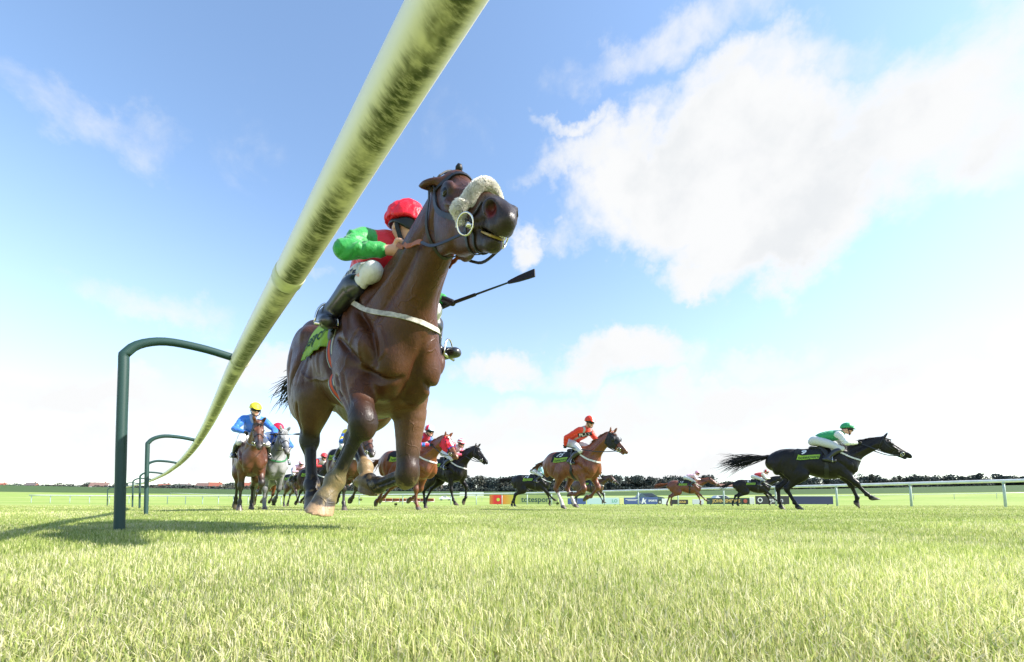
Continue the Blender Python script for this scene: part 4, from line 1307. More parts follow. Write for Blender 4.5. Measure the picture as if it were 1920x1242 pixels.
    mesh('cap', V, Q, CAPM, root, cols=cc)
    g = Geo(); g.tube([c0 + up * .115, c0 + up * .128], [.012, .008], 8)
    Gg = SDF()
    eye_o = head + up * .012
    r1 = (.118, .096, .11)
    def band(X, Y, Z):
        x, y_, z_ = X - eye_o[0], Y - eye_o[1], Z - eye_o[2]
        u_ = [A[0] * x + A[1] * y_ + A[2] * z_ for A in (f, sd, up)]
        k0 = np.sqrt((u_[0] / r1[0]) ** 2 + (u_[1] / r1[1]) ** 2)
        front = np.clip(u_[0] / .10, 0, 1)
        return np.maximum((k0 - 1) * .098, np.abs(u_[2] + .006) - (.011 + .026 * front))
    Gg.raw(band, eye_o - .15, eye_o + .15, .01)
    V, Q = Gg.mesh(min(res, .011) if not main else .006, 1)
    mesh('goggles', V, Q, LENS, root)
    # chin strap
    ch = [head + sd * s_ * .080 * c_ - up * (.01 + .085 * d_) + f * (.01 + .045 * d_) for s_, c_, d_ in ((-1, 1.1, 0), (-1, 1, .45), (-1, .75, .95), (-1, .0, 1.35), (1, .75, .95), (1, 1, .45), (1, 1.1, 0))]
    g = Geo(); g.tube(catmull(ch, 4), .009 if not main else .013, 6); g.build('chin_strap', BLACK_C, root)
    if breech_text:
        tri = BVHTree.FromPolygons([tuple(v.co) for v in bre.data.vertices], [tuple(q.vertices) for q in bre.data.polygons])
        V_, F_ = text_geo(breech_text, .105, bold=.001, italic=.3)
        hj = Vector(hip) + Vector((0, -.085, -.02)); kn = Vector(knee[0]); a = (kn - hj).normalized(); d = Vector((.2, -1, .1)); d = (d - a * d.dot(a)).normalized(); b = d.cross(a) * -1
        b = b if b.z > 0 else -b
        c = hj.lerp(kn, .42); P_ = []
        for v in V_:
            o = c + d * .4 + a * v[0] + b * v[1]; hit = tri.ray_cast(o, -d, .8); P_.append((hit[0] if hit[0] else c + a * v[0] + b * v[1] + d * .09) + d * .003)
        mesh('lettering', P_, F_, mat('navy lettering', (.02, .025, .07), rough=.7), bre, False)
    if chest_text:
        V_, F_ = text_geo(chest_text, .11, bold=.003)
        tri = BVHTree.FromPolygons([tuple(v.co) for v in jk.data.vertices], [tuple(q.vertices) for q in jk.data.polygons])
        # a dark panel with white letters on the breast
        c = Vector(chest) + Vector((.10, -.02, -.05)); d = Vector((.55, -.75, -.35)).normalized(); a = Vector((d.y * -1, d.x, 0)).normalized(); b = d.cross(a)
        def proj(x_, y_, off):
            o = c + d * .4 + a * x_ + b * y_; hit = tri.ray_cast(o, -d, 1.0)
            return (hit[0] if hit[0] else c + a * x_ + b * y_ + d * .1) + d * off
        nx, ny = 12, 5; PV = [proj(-.15 + .30 * i / nx, -.055 + .11 * j / ny, .006) for i in range(nx + 1) for j in range(ny + 1)]
        PF = [(i * (ny + 1) + j, (i + 1) * (ny + 1) + j, (i + 1) * (ny + 1) + j + 1, i * (ny + 1) + j + 1) for i in range(nx) for j in range(ny)]
        pan = mesh('chest_panel', PV, PF, BLACK_C, jk)
        md = pan.modifiers.new('thickness', 'SOLIDIFY'); md.thickness = .003; md.offset = 1
        mesh('lettering', [proj(v[0], v[1], .012) for v in V_], F_, INK_W, pan, False)
    if H is not None and reins:
        build_reins(H, [hand[0] + np.array([.01, 0, .0]), (hand[1] if not main else hand[0] + np.array([.05, .05, -.01]))], H['root'], main)
    return dict(root=root, hand=hand, head=head, hip=hip, knee=knee, toe=toe, ankle=ankle, jk=jk, bre=bre, el=el)
# ------------------------------------------------------------------ ground
def ground_z(x, y):
    d = np.hypot(x, y)
    return np.interp(d, [0, 60, 80, 110, 140, 180, 220, 280, 340, 400, 600, 3300], [0, 0, .06, .38, .86, 2.0, 3.5, 6.4, 9.5, 10.3, 10.6, 10.6])


def build_ground():
    rad = np.concatenate([[0, .3, .6], np.geomspace(1, 3200, 110)]); na = 144
    V = [(0, 0, 0)]; Fs = []
    for r_ in rad[1:]:
        for k in range(na):
            a = 2 * math.pi * k / na; x, y = r_ * math.cos(a), r_ * math.sin(a)
            V.append((x, y, float(ground_z(x, y))))
    for k in range(na): Fs.append((0, 1 + k, 1 + (k + 1) % na))
    for i in range(len(rad) - 2):
        for k in range(na):
            a, b = 1 + i * na + k, 1 + i * na + (k + 1) % na
            Fs.append((a, a + na, b + na, b))
    m = bpy.data.materials.new('turf'); m.use_nodes = True
    N = NT(m.node_tree); N.n.clear()
    out = N.n.new('ShaderNodeOutputMaterial'); p = N.n.new('ShaderNodeBsdfPrincipled')
    tcn = N.n.new('ShaderNodeTexCoord'); ob = tcn.outputs['Object']
    a = N.noise(ob, 0.35, 5, .6); b = N.noise(ob, 14.0, 5, .7); c = N.noise(N.vmath('MULTIPLY', ob, (.03, .08, 1)), 1.0, 4, .6)
    col = N.mix(N.ramp(a, .35, .65), (.23, .31, .07, 1), (.33, .385, .12, 1))
    col = N.mix(N.ramp(b, .35, .7, 0, .6), col, (.14, .20, .04, 1))
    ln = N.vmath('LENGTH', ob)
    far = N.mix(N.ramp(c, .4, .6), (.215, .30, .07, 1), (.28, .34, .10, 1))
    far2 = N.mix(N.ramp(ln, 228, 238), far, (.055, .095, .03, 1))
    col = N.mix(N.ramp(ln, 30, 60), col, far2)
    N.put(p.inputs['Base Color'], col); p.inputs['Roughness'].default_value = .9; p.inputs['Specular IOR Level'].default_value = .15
    bp = N.new('ShaderNodeBump', Height=b, Strength=.7, Distance=.04); N.l.new(bp.outputs[0], p.inputs['Normal'])
    N.l.new(p.outputs[0], out.inputs['Surface'])
    tag(mesh('ground', V, Fs, m), kind='structure')


def build_grass(n=520000):
    r = np.random.default_rng(21)
    Y = np.exp(r.uniform(math.log(.26), math.log(30), n)); X = r.uniform(-1, 1, n) * (1.5 * Y + .45)
    keep = np.ones(n, bool)
    clump = np.sin(X * 5.1 + np.sin(Y * 3.3) * 2) * np.sin(Y * 4.3 + np.sin(X * 2.7) * 2)
    patch_ = np.sin(X * .9 + 1.3 * np.sin(Y * .7)) * np.sin(Y * 1.1 + X * .35)
    hgt = (.022 + .007 * clump + .006 * patch_) * r.uniform(.55, 1.25, n) * (1 + .2 * sstep(Y, 3, 12))
    wid = (.0009 + .0006 * np.maximum(Y, .6)) * r.uniform(.7, 1.3, n)
    wid = np.where(Y < 1, .0015 * r.uniform(.7, 1.4, n), wid)
    ang = r.uniform(0, 2 * math.pi, n); lean = r.uniform(.05, .85, n) ** 1.2
    la = r.uniform(0, 2 * math.pi, n)
    bx, by = np.cos(ang) * wid / 2, np.sin(ang) * wid / 2
    lx, ly = np.cos(la) * lean * hgt, np.sin(la) * lean * hgt
    V = np.zeros((n, 5, 3), np.float32)
    V[:, 0] = np.column_stack([X - bx, Y - by, np.full(n, -.003)]); V[:, 1] = np.column_stack([X + bx, Y + by, np.full(n, -.003)])
    V[:, 2] = np.column_stack([X - bx * .8 + lx * .35, Y - by * .8 + ly * .35, hgt * .6]); V[:, 3] = np.column_stack([X + bx * .8 + lx * .35, Y + by * .8 + ly * .35, hgt * .6])
    V[:, 4] = np.column_stack([X + lx, Y + ly, hgt * (1 - .25 * lean)])
    b = (np.arange(n) * 5)[:, None]
    T = np.concatenate([b + np.array([[0, 1, 3]]), b + np.array([[0, 3, 2]]), b + np.array([[2, 3, 4]])])
    pal = np.array([(.26, .31, .08), (.345, .38, .115), (.42, .43, .165), (.54, .49, .28), (.18, .23, .055), (.60, .55, .38)])
    pr = np.array([.26, .28, .2, .12, .09, .05])
    dry = sum(np.sin(X * f1 + q1 + 1.7 * np.sin(Y * f2 + q2)) * np.sin(Y * f2 * 1.3 + q1 + X * f1 * .4) for f1, f2, q1, q2 in ((1.3, .9, .3, 1.1), (3.1, 2.3, 2.0, .4), (7.3, 5.1, .9, 3.0), (.45, .38, 4.0, 2.2))) / 2
    ci = r.choice(len(pal), n, p=pr)
    ci = np.where((dry > .25) & (r.random(n) < .40), r.choice([2, 3, 5], n), ci); ci = np.where((dry < -.3) & (r.random(n) < .40), r.choice([0, 4], n), ci)
    c = np.array([1.07, 1.10, 1.04]) * pal[ci] * r.uniform(.8, 1.2, (n, 1)) * (1 + .22 * patch_[:, None] + .12 * clump[:, None])
    cols = np.repeat(c, 5, axis=0)
    m = mat('grass blades', (.2, .3, .05), rough=.55, spec=.35, vcol=True, transl=.42)
    o = mesh('grass', V.reshape(-1, 3), T, m, None, True, cols=cols)
    tag(o, 'short mown yellow green turf covering the course in front', 'grass', kind='stuff')


# ------------------------------------------------------------------ near running rail
def build_near_rail():
    key = [(708, 225, .92), (557, 490, 1.53), (442, 690, 3.1)]
    pts = [at(*k) for k in key]
    d = Vector((-.62, .785, 0)).normalized()
    last = pts[-1]
    for L in (3, 6, 10, 15, 22, 32):
        pts.append(Vector((last.x, last.y, 0)) + d * L + Vector((-.004 * L * L, 0, 0)) + Vector((0, 0, last.z + (1.12 - last.z) * min(L / 6, 1))))
    first = pts[0]; pts = [first + (pts[0] - pts[1]).normalized() * 2.2, first + (pts[0] - pts[1]).normalized() * .8] + pts
    C_ = catmull(pts, 10)
    return C_


def rail_material():
    m = bpy.data.materials.new('mossy white plastic rail'); m.use_nodes = True
    N = NT(m.node_tree); N.n.clear()
    out = N.n.new('ShaderNodeOutputMaterial'); p = N.n.new('ShaderNodeBsdfPrincipled')
    uv = N.n.new('ShaderNodeAttribute'); uv.attribute_name = 'railuv'
    sp = N.new('ShaderNodeSeparateXYZ', Vector=uv.outputs['Vector'])
    U, Vv = sp.outputs['X'], sp.outputs['Y']           # metres along, turns round (0.5 = underside)
    vec = N.vmath('MULTIPLY', uv.outputs['Vector'], (1, 1, 0))
    streak = N.noise(N.vmath('MULTIPLY', vec, (60, 2.2, 1)), 1.0, 6, .65, .4)
    blot = N.noise(N.vmath('MULTIPLY', vec, (4.0, 1.2, 1)), 1.0, 5, .6)
    speck = N.noise(N.vmath('MULTIPLY', vec, (70, 7, 1)), 1.0, 4, .7)
    band = N.math('ABSOLUTE', N.math('SUBTRACT', Vv, .515))
    bw = N.math('ADD', band, N.math('MULTIPLY', N.math('SUBTRACT', streak, .5), .13))
    core = N.ramp(bw, .03, .135, 1, 0)
    green = N.ramp(N.math('ADD', band, N.math('MULTIPLY', N.math('SUBTRACT', blot, .5), .09)), .03, .19, 1, 0)
    col = N.mix(N.math('MULTIPLY', green, .27), (.86, .78, .72, 1), (.40, .36, .16, 1))
    dk = N.math('MULTIPLY', N.math('MULTIPLY', core, N.ramp(blot, .33, .50)), N.ramp(speck, .34, .56, .45, 1.0))
    col = N.mix(dk, col, (.045, .055, .022, 1))
    N.put(p.inputs['Base Color'], col); p.inputs['Roughness'].default_value = .45
    N.l.new(p.outputs[0], out.inputs['Surface'])
    return m


def near_rail():
    C_ = build_near_rail()
    n = 20; r0 = .054
    root = empty('running_rail', (C_[60][0], C_[60][1], 0))
    tag(root, 'mossy white running rail passing overhead beside the leading horse', 'rail')
    off = Vector(root.location)
    V, Fs, UV = [], [], []; s = 0
    for i in range(len(C_)):
        t = Vector(C_[min(i + 1, len(C_) - 1)] - C_[max(i - 1, 0)]).normalized()
        if i: s += float(np.linalg.norm(C_[i] - C_[i - 1]))
        side = t.cross(Vector((0, 0, 1))).normalized(); up = side.cross(t)
        for k in range(n + 1):
            a = 2 * math.pi * k / n
            V.append(Vector(C_[i]) - off + (up * math.cos(a) + side * math.sin(a)) * r0); UV.append((s, k / n, 0))
    for i in range(len(C_) - 1):
        for k in range(n):
            a = i * (n + 1) + k; Fs.append((a, a + 1, a + n + 2, a + n + 1))
    o = mesh('tube', V, Fs, rail_material(), root)
    at_ = o.data.attributes.new('railuv', 'FLOAT_VECTOR', 'POINT'); at_.data.foreach_set('vector', np.array(UV, np.float32).ravel())
    def collar(P, t, rad, ln, name, m):
        g = Geo(); P = Vector(P) - off; t = Vector(t).normalized()
        g.tube([P - t * ln / 2, P - t * ln * .3, P + t * ln * .3, P + t * ln / 2], [r0 + .001, rad, rad, r0 + .001], 24); return g.build(name, m, root)
    dark = mat('dark green rail bracket', (.018, .05, .045), rough=.5)
    cream = mat('cream rail sleeve', (.66, .64, .50), rough=.5, noise=(20, .15))
    def nearest(u, v, Y):
        q = at(u, v, Y); i = int(np.argmin(np.linalg.norm(C_ - np.array(q), axis=1))); return i
    i = nearest(556, 492, 1.72); collar(C_[i], C_[i + 1] - C_[i - 1], r0 + .0025, .10, 'sleeve', cream)
    outw = Vector((-.785, -.62, 0))
    arms = [nearest(458, 652, 2.9)]
    L = 0
    for j in range(arms[0] + 1, len(C_)):
        L += float(np.linalg.norm(C_[j] - C_[j - 1]))
        if L > 4.5: arms.append(j); L = 0
    L = 0
    for i in arms:
        P = Vector(C_[i]); t = C_[min(i + 1, len(C_) - 1)] - C_[i - 1]; collar(P, t, r0 + .006, .03, 'clamp', cream)
        g = Geo(); a = P - off
        e = a + Vector((outw.x, outw.y, 0)) * .52 + Vector((0, 0, .03))
        foot = Vector((e.x + outw.x * .02, e.y + outw.y * .02, -.35))
        g.tube(catmull([a, a + (e - a) * .45 + Vector((0, 0, .02)), a + (e - a) * .85, e + Vector((outw.x * .06, outw.y * .06, -.10)), Vector((e.x + outw.x * .07, e.y + outw.y * .07, e.z - .3)), foot], 5), .027, 10)
        g.build('support_arm', dark, root)


# ------------------------------------------------------------------ far running rail
def far_rail(keys, label, post_gap=3.0, h=1.12, rr=.07, name='running_rail', white=(.72, .74, .72)):
    C_ = catmull([(k[0], k[1], 0) for k in keys], 14)
    zc = ground_z(C_[:, 0], C_[:, 1])
    root = empty(name, (C_[0][0], C_[0][1], 0)); tag(root, label, 'rail'); off = Vector(root.location)
    mw = mat('white rail plastic', white, rough=.45, noise=(3, .12)); mp = mat('grey green rail post', (.40, .48, .46), rough=.5, noise=(6, .15))
    pts = [Vector((p[0], p[1], z + h)) - off for p, z in zip(C_, zc)]
    g = Geo(); g.tube(pts, rr, 10); g.build('rail_tube', mw, root)
    L = 0; nxt = .4
    for i in range(1, len(C_)):
        sg = C_[i] - C_[i - 1]; sl = np.linalg.norm(sg)
        while nxt < L + sl:
            p = C_[i - 1] + sg * (nxt - L) / sl; z = float(ground_z(p[0], p[1]))
            g = Geo(); b = Vector((p[0], p[1], z)) - off
            g.tube([b - Vector((0, 0, .2)), b + Vector((0, 0, h * .55)), b + Vector((0, 0, h - rr * .6))], [.05, .048, .042], 10)
            g.tube([b + Vector((0, 0, h - .12)), b + Vector((0, 0, h - .04))], .06, 10)
            g.build('post', mp, root)
            nxt += post_gap
        L += sl
# ------------------------------------------------------------------ the place
build_ground()
build_grass()
near_rail()

# ------------------------------------------------------------------ leading horse
V3 = lambda *a: np.array(a, float)
D = -.10
POSE_MAIN = dict(
    dz=D, sl=.10, hs=1.06, tone=2.0, neck_w=1.23, leg_w=1.27, hoof_w=1.02, neck=24, head=37.5, head_yaw=-12, neck_len=.908, pinned=True, nostril=1.55, mouth=.008, crest=.02,
    FR=dict(E=V3(.43, -.185, .86), K=V3(.68, -.235, .575), F=V3(.50, -.30, .275), C=V3(.50, -.345, .185), hd=nrmz((.05, -.35, -.9)), sn=nrmz((-.25, -.12, -.95))),
    FL=dict(E=V3(.43, .165, .86), K=V3(.40, .165, .335), F=V3(.10, .12, .275), C=V3(-.01, .10, .30), hd=nrmz((-.9, 0, .35)), sn=nrmz((-.5, 0, .8))),
    HR=dict(H=V3(-.50, -.135, 1.12), S=V3(-.25, -.20, .88), K=V3(-.36, -.185, .60), F=V3(-.25, -.19, .28), C=V3(-.19, -.195, .19), hd=nrmz((.45, 0, -.9)), sn=nrmz((-.1, 0, -1))),
    HL=dict(H=V3(-.50, .135, 1.12), S=V3(-.16, .20, .88), K=V3(-.40, .13, .64), F=V3(-.10, .11, .405), C=V3(-.05, .105, .31), hd=nrmz((.25, 0, -.95)), sn=nrmz((-.3, 0, -.95))))
BAY_DARK = dict(mat='dark bay coat', base=(.064, .0215, .0075), points=(.014, .011, .011), muzzle=(.022, .016, .014), belly=(.14, .07, .04), nostril=(.10, .012, .010),
                hair=(.010, .009, .009), matp=(.40, .30, .07), mud=.8,
                hoof_tip={'FR': (.34, .22, .13)}, hooves={'FR': (.05, .042, .035), 'FL': (.06, .05, .04), 'HL': (.16, .11, .06)}, socks={'HL': ((.25, .17, .09), .80), 'FR': ((.13, .10, .05), .90)})
OM, YAW_M = (-1.034, 2.803, 0), math.atan2(-.747, .665)
HM = build_horse('dark bay racehorse with cream sheepskin noseband galloping beside the overhead rail', OM, YAW_M, POSE_MAIN, BAY_DARK, res=.0095, main=True,
                 noseband='sheepskin', breast='white', mane='plaited', number=None, strip='totesport E', girth='striped', tail_dir=(-1, -.12, -.30), tail_len=.50, tail_n=150)
PM = dict(hip=(.15, 0, 1.665), chest=(.42, -.01, 1.73), neck=(.57, 0, 1.77), head=(.66, -.005, 1.81), face=(.85, .30, -.30),
          sh=[(.52, -.19, 1.74), (.48, .17, 1.72)], el=[(.62, -.34, 1.575), (.44, .24, 1.60)], hand=[(.78, -.09, 1.60), (.63, .33, 1.50)],
          knee=[(.67, -.20, 1.49), (.54, .25, 1.46)], ankle=[(.29, -.315, 1.33), (.27, .42, 1.31)], toe=[(.385, -.33, 1.27), (.42, .495, 1.28)])
JM = build_jockey('jockey in a red cap and green sleeved red silks crouched on the leading bay', OM, YAW_M, D, 1.0,
                  dict(body=(.62, .010, .025), sleeve=(.022, .28, .05), cuff=.62, bare=True, boot_top=.36), dict(col=(.78, .012, .03)), PM, res=.0085, main=True, H=HM, breech_text='Sporte')


def whip(a, b, label):
    """riding whip from the fist a to the flap b"""
    a, b = Vector(a), Vector(b); d = (b - a).normalized(); L = (b - a).length
    root = empty('riding_whip', a); tag(root, label, 'whip')
    up = Vector((0, 0, 1)); w = d.cross(up).normalized()
    m1 = mat('black whip handle', (.012, .012, .014), rough=.6); m2 = mat('teal whip shaft', (.015, .035, .04), rough=.35)
    g = Geo(); g.tube([-d * .10, -d * .095, Vector(), d * L * .30, d * L * .31], [.013, .016, .011, .010, .007], 10); g.build('handle', m1, root)
    g = Geo(); g.tube([d * L * .30, d * L * .72], [.0065, .0050], 8); g.build('shaft', m2, root)
    g = Geo(); n_ = w.cross(d).normalized()
    P = [d * L * t for t in (.70, .74, .82, .93, 1.0)]
    V, Fs = ribbon_geo([p - w * .004 for p in P], [w] * 5, [.014, .022, .034, .042, .044], .010); g.add(V, Fs); g.build('flap', m1, root, False)
    return root


def local(root, p):
    c, s_ = math.cos(root.rotation_euler.z), math.sin(root.rotation_euler.z)
    k = root.scale.x
    return Vector((root.location.x + k * (p[0] * c - p[1] * s_), root.location.y + k * (p[0] * s_ + p[1] * c), root.location.z + k * p[2]))


hl = local(JM['root'], JM['hand'][1])
whip(hl, at(1003, 512, hl.y - .30), 'black riding whip with a teal shaft held out by the leading jockey')

# ------------------------------------------------------------------ the field behind
BAY = dict(mat='bay coat', base=(.085, .027, .011), points=(.016, .012, .011), hair=(.012, .010, .009))
BROWN = dict(mat='brown coat', base=(.075, .028, .014), points=(.014, .011, .010), hair=(.012, .010, .009))
CHEST = dict(mat='chestnut coat', base=(.18, .050, .017), points=(.14, .042, .016), muzzle=(.14, .05, .022), hair=(.17, .055, .020))
BLACK = dict(mat='black coat', matp=(.42, .25, .06), base=(.011, .0085, .008), points=(.007, .006, .006), hair=(.009, .008, .008))
GREY = dict(mat='grey coat', base=(.27, .27, .27), points=(.15, .15, .155), muzzle=(.10, .095, .095), hair=(.42, .42, .42))
SPREAD = dict(FR=(46, 42, 52), FL=(34, 18, -10), HR=(18, -58, -12, 15), HL=(2, -62, -22, -10), neck=24, head=40)
REACH = dict(FR=(34, 30, 45), FL=(48, 5, -40), HR=(26, -52, -4, 22), HL=(8, -62, -30, -30), neck=28, head=42)
GATHER = dict(FR=(14, -68, -95), FL=(30, -48, -80), HR=(53, -34, 30, 24), HL=(60, -26, 32, 30), neck=34, head=44, lift=.04)
STAND_R = dict(FR=(2, 4, 26), FL=(-18, -48, -70), HR=(36, -58, -34, -50), HL=(20, -62, -50, -60), neck=32, head=50)
PUSH = dict(FR=(4, 18, 34), FL=(40, 0, -35), HR=(22, -46, 6, 18), HL=(30, -52, -34, -20), neck=33, head=46)
FRONT = dict(FR=(-6, -8, 8), FL=(34, -52, -105), HR=(30, -58, -30, -30), HL=(12, -60, -12, 12), neck=33, head=55)


def field(name_px, Y, heading, pose, coat, hlabel, jlabel, silks, cap, number=None, dxy=(0, 0), scale=1.0, jpose=None, res=.019, **kw):
    yaw = math.atan2(heading[1], heading[0]); X = (name_px - 960) / 800 * Y
    hk = {k: v for k, v in kw.items() if k in ('hood', 'noseband', 'breast', 'tail_dir', 'tail_len', 'tail_n', 'strip')}
    H = build_horse(hlabel, (X + dxy[0], Y + dxy[1], 0), yaw, pose, coat, scale, res, number=number, **hk)
    Jk = build_jockey(jlabel, (X + dxy[0], Y + dxy[1], 0), yaw, H['dz'], scale, silks, cap, jpose, res=max(res * .85, .015), H=H, chest_text=kw.get('chest_text'), gloves=kw.get('gloves', (.012, .012, .014)))
    return H, Jk


UPR = dict(chest=(.34, 0, 1.92), neck=(.48, 0, 2.02), head=(.58, 0, 2.14), sh=[(.42, -.18, 1.96), (.42, .18, 1.96)], el=[(.48, -.33, 1.74), (.48, .33, 1.74)], hip=(.02, 0, 1.74), hand=[(.74, -.16, 1.62), (.74, .16, 1.62)])
BLUE, DKBLUE, PINK, PALE = (.02, .12, .55), (.02, .06, .34), (.72, .34, .42), (.34, .60, .66)

A_, AJ = field(466, 9.1, (.60, -.80), FRONT, BAY, 'bay racehorse coming head on, farthest left of the front runners', 'jockey in a yellow cap and blue silks on the head-on bay',
      dict(body=(.03, .16, .60), sleeve=(.03, .16, .60), collar=(.25, .32, .55)), dict(col=(.80, .62, .03)), None,
      jpose=dict(UPR, face=(.97, .10, -.25), hand=[(.78, -.15, 1.62), (.76, .34, 1.64)], el=[(.50, -.34, 1.72), (.52, .38, 1.76)]), breast=None)
ha = local(AJ['root'], AJ['hand'][1])
whip(ha, ha + Vector((.58, -.05, .0)), 'thin dark whip held sideways by the yellow capped jockey')
field(504, 10.2, (.66, -.75), dict(STAND_R, neck=36), GREY, 'grey racehorse galloping just behind the head-on bay', 'jockey in a red cap and blue silks with pale stars on the grey',
      dict(body=(.03, .13, .50), sleeve=(.03, .13, .50), epaulet=(.6, .62, .7)), dict(col=(.70, .015, .05)), None, jpose=dict(face=(.9, .3, -.3)), breast='green')
field(500, 16.5, (.70, -.71), STAND_R, CHEST, 'chestnut racehorse showing between the legs of the grey', 'jockey in dark red silks hidden behind the bay and the grey',
      dict(body=(.30, .03, .03)), dict(col=(.30, .03, .03)), None, res=.024)
field(552, 19.0, (.74, -.67), dict(REACH, neck=30), BROWN, 'small brown racehorse right of the grey, under a pink jockey', 'jockey in pale pink silks and pink cap behind the grey',
      dict(body=(.76, .42, .48), sleeve=(.80, .52, .58)), dict(col=(.78, .44, .50)), None, res=.024)
field(588, 16.0, (.80, -.60), STAND_R, BLACK, 'near black racehorse mostly hidden behind the leading horse\'s hind leg', 'jockey in white and red silks hidden behind the leader\'s hind leg',
      dict(body=(.70, .68, .68), sleeve=(.6, .04, .05)), dict(col=(.6, .04, .05)), None, res=.024)
field(648, 9.8, (.62, -.78), dict(STAND_R, neck=26, head=48), BAY, 'bay racehorse seen between the leading horse\'s legs', 'jockey in yellow and blue silks half hidden by the leader\'s foreleg',
      dict(body=(.80, .60, .04), sleeve=(.80, .60, .04), sleeve_hoops=(.03, .12, .50)), dict(col=(.80, .62, .04)), None, dxy=(0, 0), jpose=dict(face=(.9, -.3, -.3)))
field(766, 10.3, (.84, -.54), dict(STAND_R, neck=30, head=50, head_yaw=-8), CHEST, 'chestnut racehorse wearing a red hood with a white stripe', 'jockey in a red and pale blue cap and hooped blue sleeves',
      dict(body=(.55, .02, .05), sleeve=(.05, .15, .52), sleeve_hoops=(.6, .03, .06)), dict(col=(.66, .02, .06), quarter=(.45, .55, .75)), None,
      hood=dict(col=(.70, .02, .05), stripe=(.75, .72, .70), edge=(.03, .05, .35), cup=(.55, .02, .04)), jpose=dict(face=(.9, -.25, -.2)))
field(832, 12.9, (.84, -.54), PUSH, BLACK, 'black racehorse right of the red hooded chestnut', 'jockey in a red and white hooped cap and pink silks',
      dict(body=(.74, .50, .55), sleeve=(.70, .10, .18)), dict(col=(.64, .03, .08), hoops=(.76, .72, .72)), None, breast='white', jpose=dict(face=(.9, -.35, -.25)))
field(1074, 10.3, (.60, -.80), GATHER, dict(CHEST, mat='dark chestnut coat', base=(.17, .045, .016), points=(.15, .042, .017), hair=(.12, .035, .015), socks={'HR': ((.60, .55, .50), .30), 'HL': ((.60, .55, .50), .25)}, blaze=(.028, .30, .60)),
      'chestnut racehorse in a black hood with white hind socks, number 15', 'jockey in orange red silks with grey braces on horse 15',
      dict(body=(.74, .045, .018), sleeve=(.74, .045, .018), braces=(.45, .42, .40)), dict(col=(.74, .05, .02), stripe=(.52, .48, .46)), '15',
      jpose=dict(UPR, face=(.95, -.05, -.30), hand=[(.06, -.30, 1.60), (.84, .12, 1.60)], el=[(.16, -.36, 1.80), (.50, .33, 1.74)]), hood=dict(col=(.014, .014, .016), cup=(.02, .02, .022)), chest_text='PLAY', breast='white', tail_len=.4, res=.017)
field(998, 19.5, (.95, -.31), SPREAD, BLACK, 'black racehorse number 14 half hidden behind the chestnut 15', 'jockey in pale blue silks with a red collar on horse 14',
      dict(body=(.40, .64, .68), sleeve=(.40, .64, .68), collar=(.62, .05, .04)), dict(col=(.42, .60, .68)), '14', res=.024, tail_dir=(-1, 0, -.05), tail_len=.7)
field(1104, 24.0, (.86, -.51), REACH, BROWN, 'small bay racehorse with a pale nose in front of chestnut 15', 'jockey in grey silks hidden behind chestnut 15',
      dict(body=(.3, .3, .33)), dict(col=(.3, .3, .33)), None, res=.028, noseband='white')
field(1285, 24.5, (.94, -.34), dict(SPREAD, neck=22, head=34), dict(CHEST, mat='red chestnut coat', base=(.16, .042, .018), hair=(.17, .055, .020), blaze=(.03, .1, .6)), 'distant chestnut racehorse number 17 at full stretch', 'jockey in pink silks and pink cap on horse 17',
      dict(body=(.76, .46, .54), sleeve=(.78, .55, .60)), dict(col=(.76, .36, .48)), '17', res=.026, breast='white', tail_dir=(-1, 0, -.1), tail_len=.6)
field(1412, 23.5, (.93, -.37), SPREAD, BLACK, 'distant black racehorse number 21 under the streaming tail', 'jockey in red and gold silks on horse 21',
      dict(body=(.50, .04, .05), sleeve=(.72, .66, .60), collar=(.75, .45, .03)), dict(col=(.72, .68, .66), quarter=(.55, .03, .04)), '21', res=.026, tail_dir=(-1, 0, -.2))
field(1530, 10.2, (.85, -.52), dict(SPREAD, FR=(40, 36, 46), HR=(30, -42, 24, 30), HL=(14, -56, 2, 16)), BLACK, 'big black racehorse with streaming tail at the right edge', 'jockey in emerald silks on the big black horse at right',
      dict(body=(.03, .30, .12), sleeve=(.70, .70, .68)), dict(col=(.03, .30, .12)), '9', tail_dir=(-1, .05, -.02), tail_len=.95, tail_n=170, res=.018)

cr_ = np.random.default_rng(8)
for px, v, Y in ((487, 953, 8.6), (513, 946, 9.6), (676, 937, 9.4), (1046, 944, 10.0), (742, 946, 10.0)):
    q = at(px, v, Y); root = empty('turf_clod', q)
    tag(root, 'small clod of turf kicked up behind the galloping runners', 'turf clod', 'clods of turf in the air')
    g = Geo(); vs, fs = [], []
    for i in range(7):
        for k in range(9):
            a, b = math.pi * i / 6, 2 * math.pi * k / 9; r_ = .028 * cr_.uniform(.7, 1.3)
            vs.append((r_ * 1.4 * math.sin(a) * math.cos(b), r_ * math.sin(a) * math.sin(b), r_ * .8 * math.cos(a)))
    for i in range(6):
        for k in range(9): fs.append((i * 9 + k, i * 9 + (k + 1) % 9, (i + 1) * 9 + (k + 1) % 9, (i + 1) * 9 + k))
    g.add(vs, fs); g.build('soil', mat('dark soil', (.055, .04, .025), rough=.95, noise=(40, .4)), root)
    strands('grass_tuft', [Vector(cr_.normal(0, .016, 3)) for _ in range(26)], [Vector(cr_.normal(0, 1, 3)) + Vector((0, 0, .4)) for _ in range(26)], .055, mat('torn grass', (.20, .28, .06), rough=.7), root, n_seg=3, w=.004, droop=.2, seed=int(px))

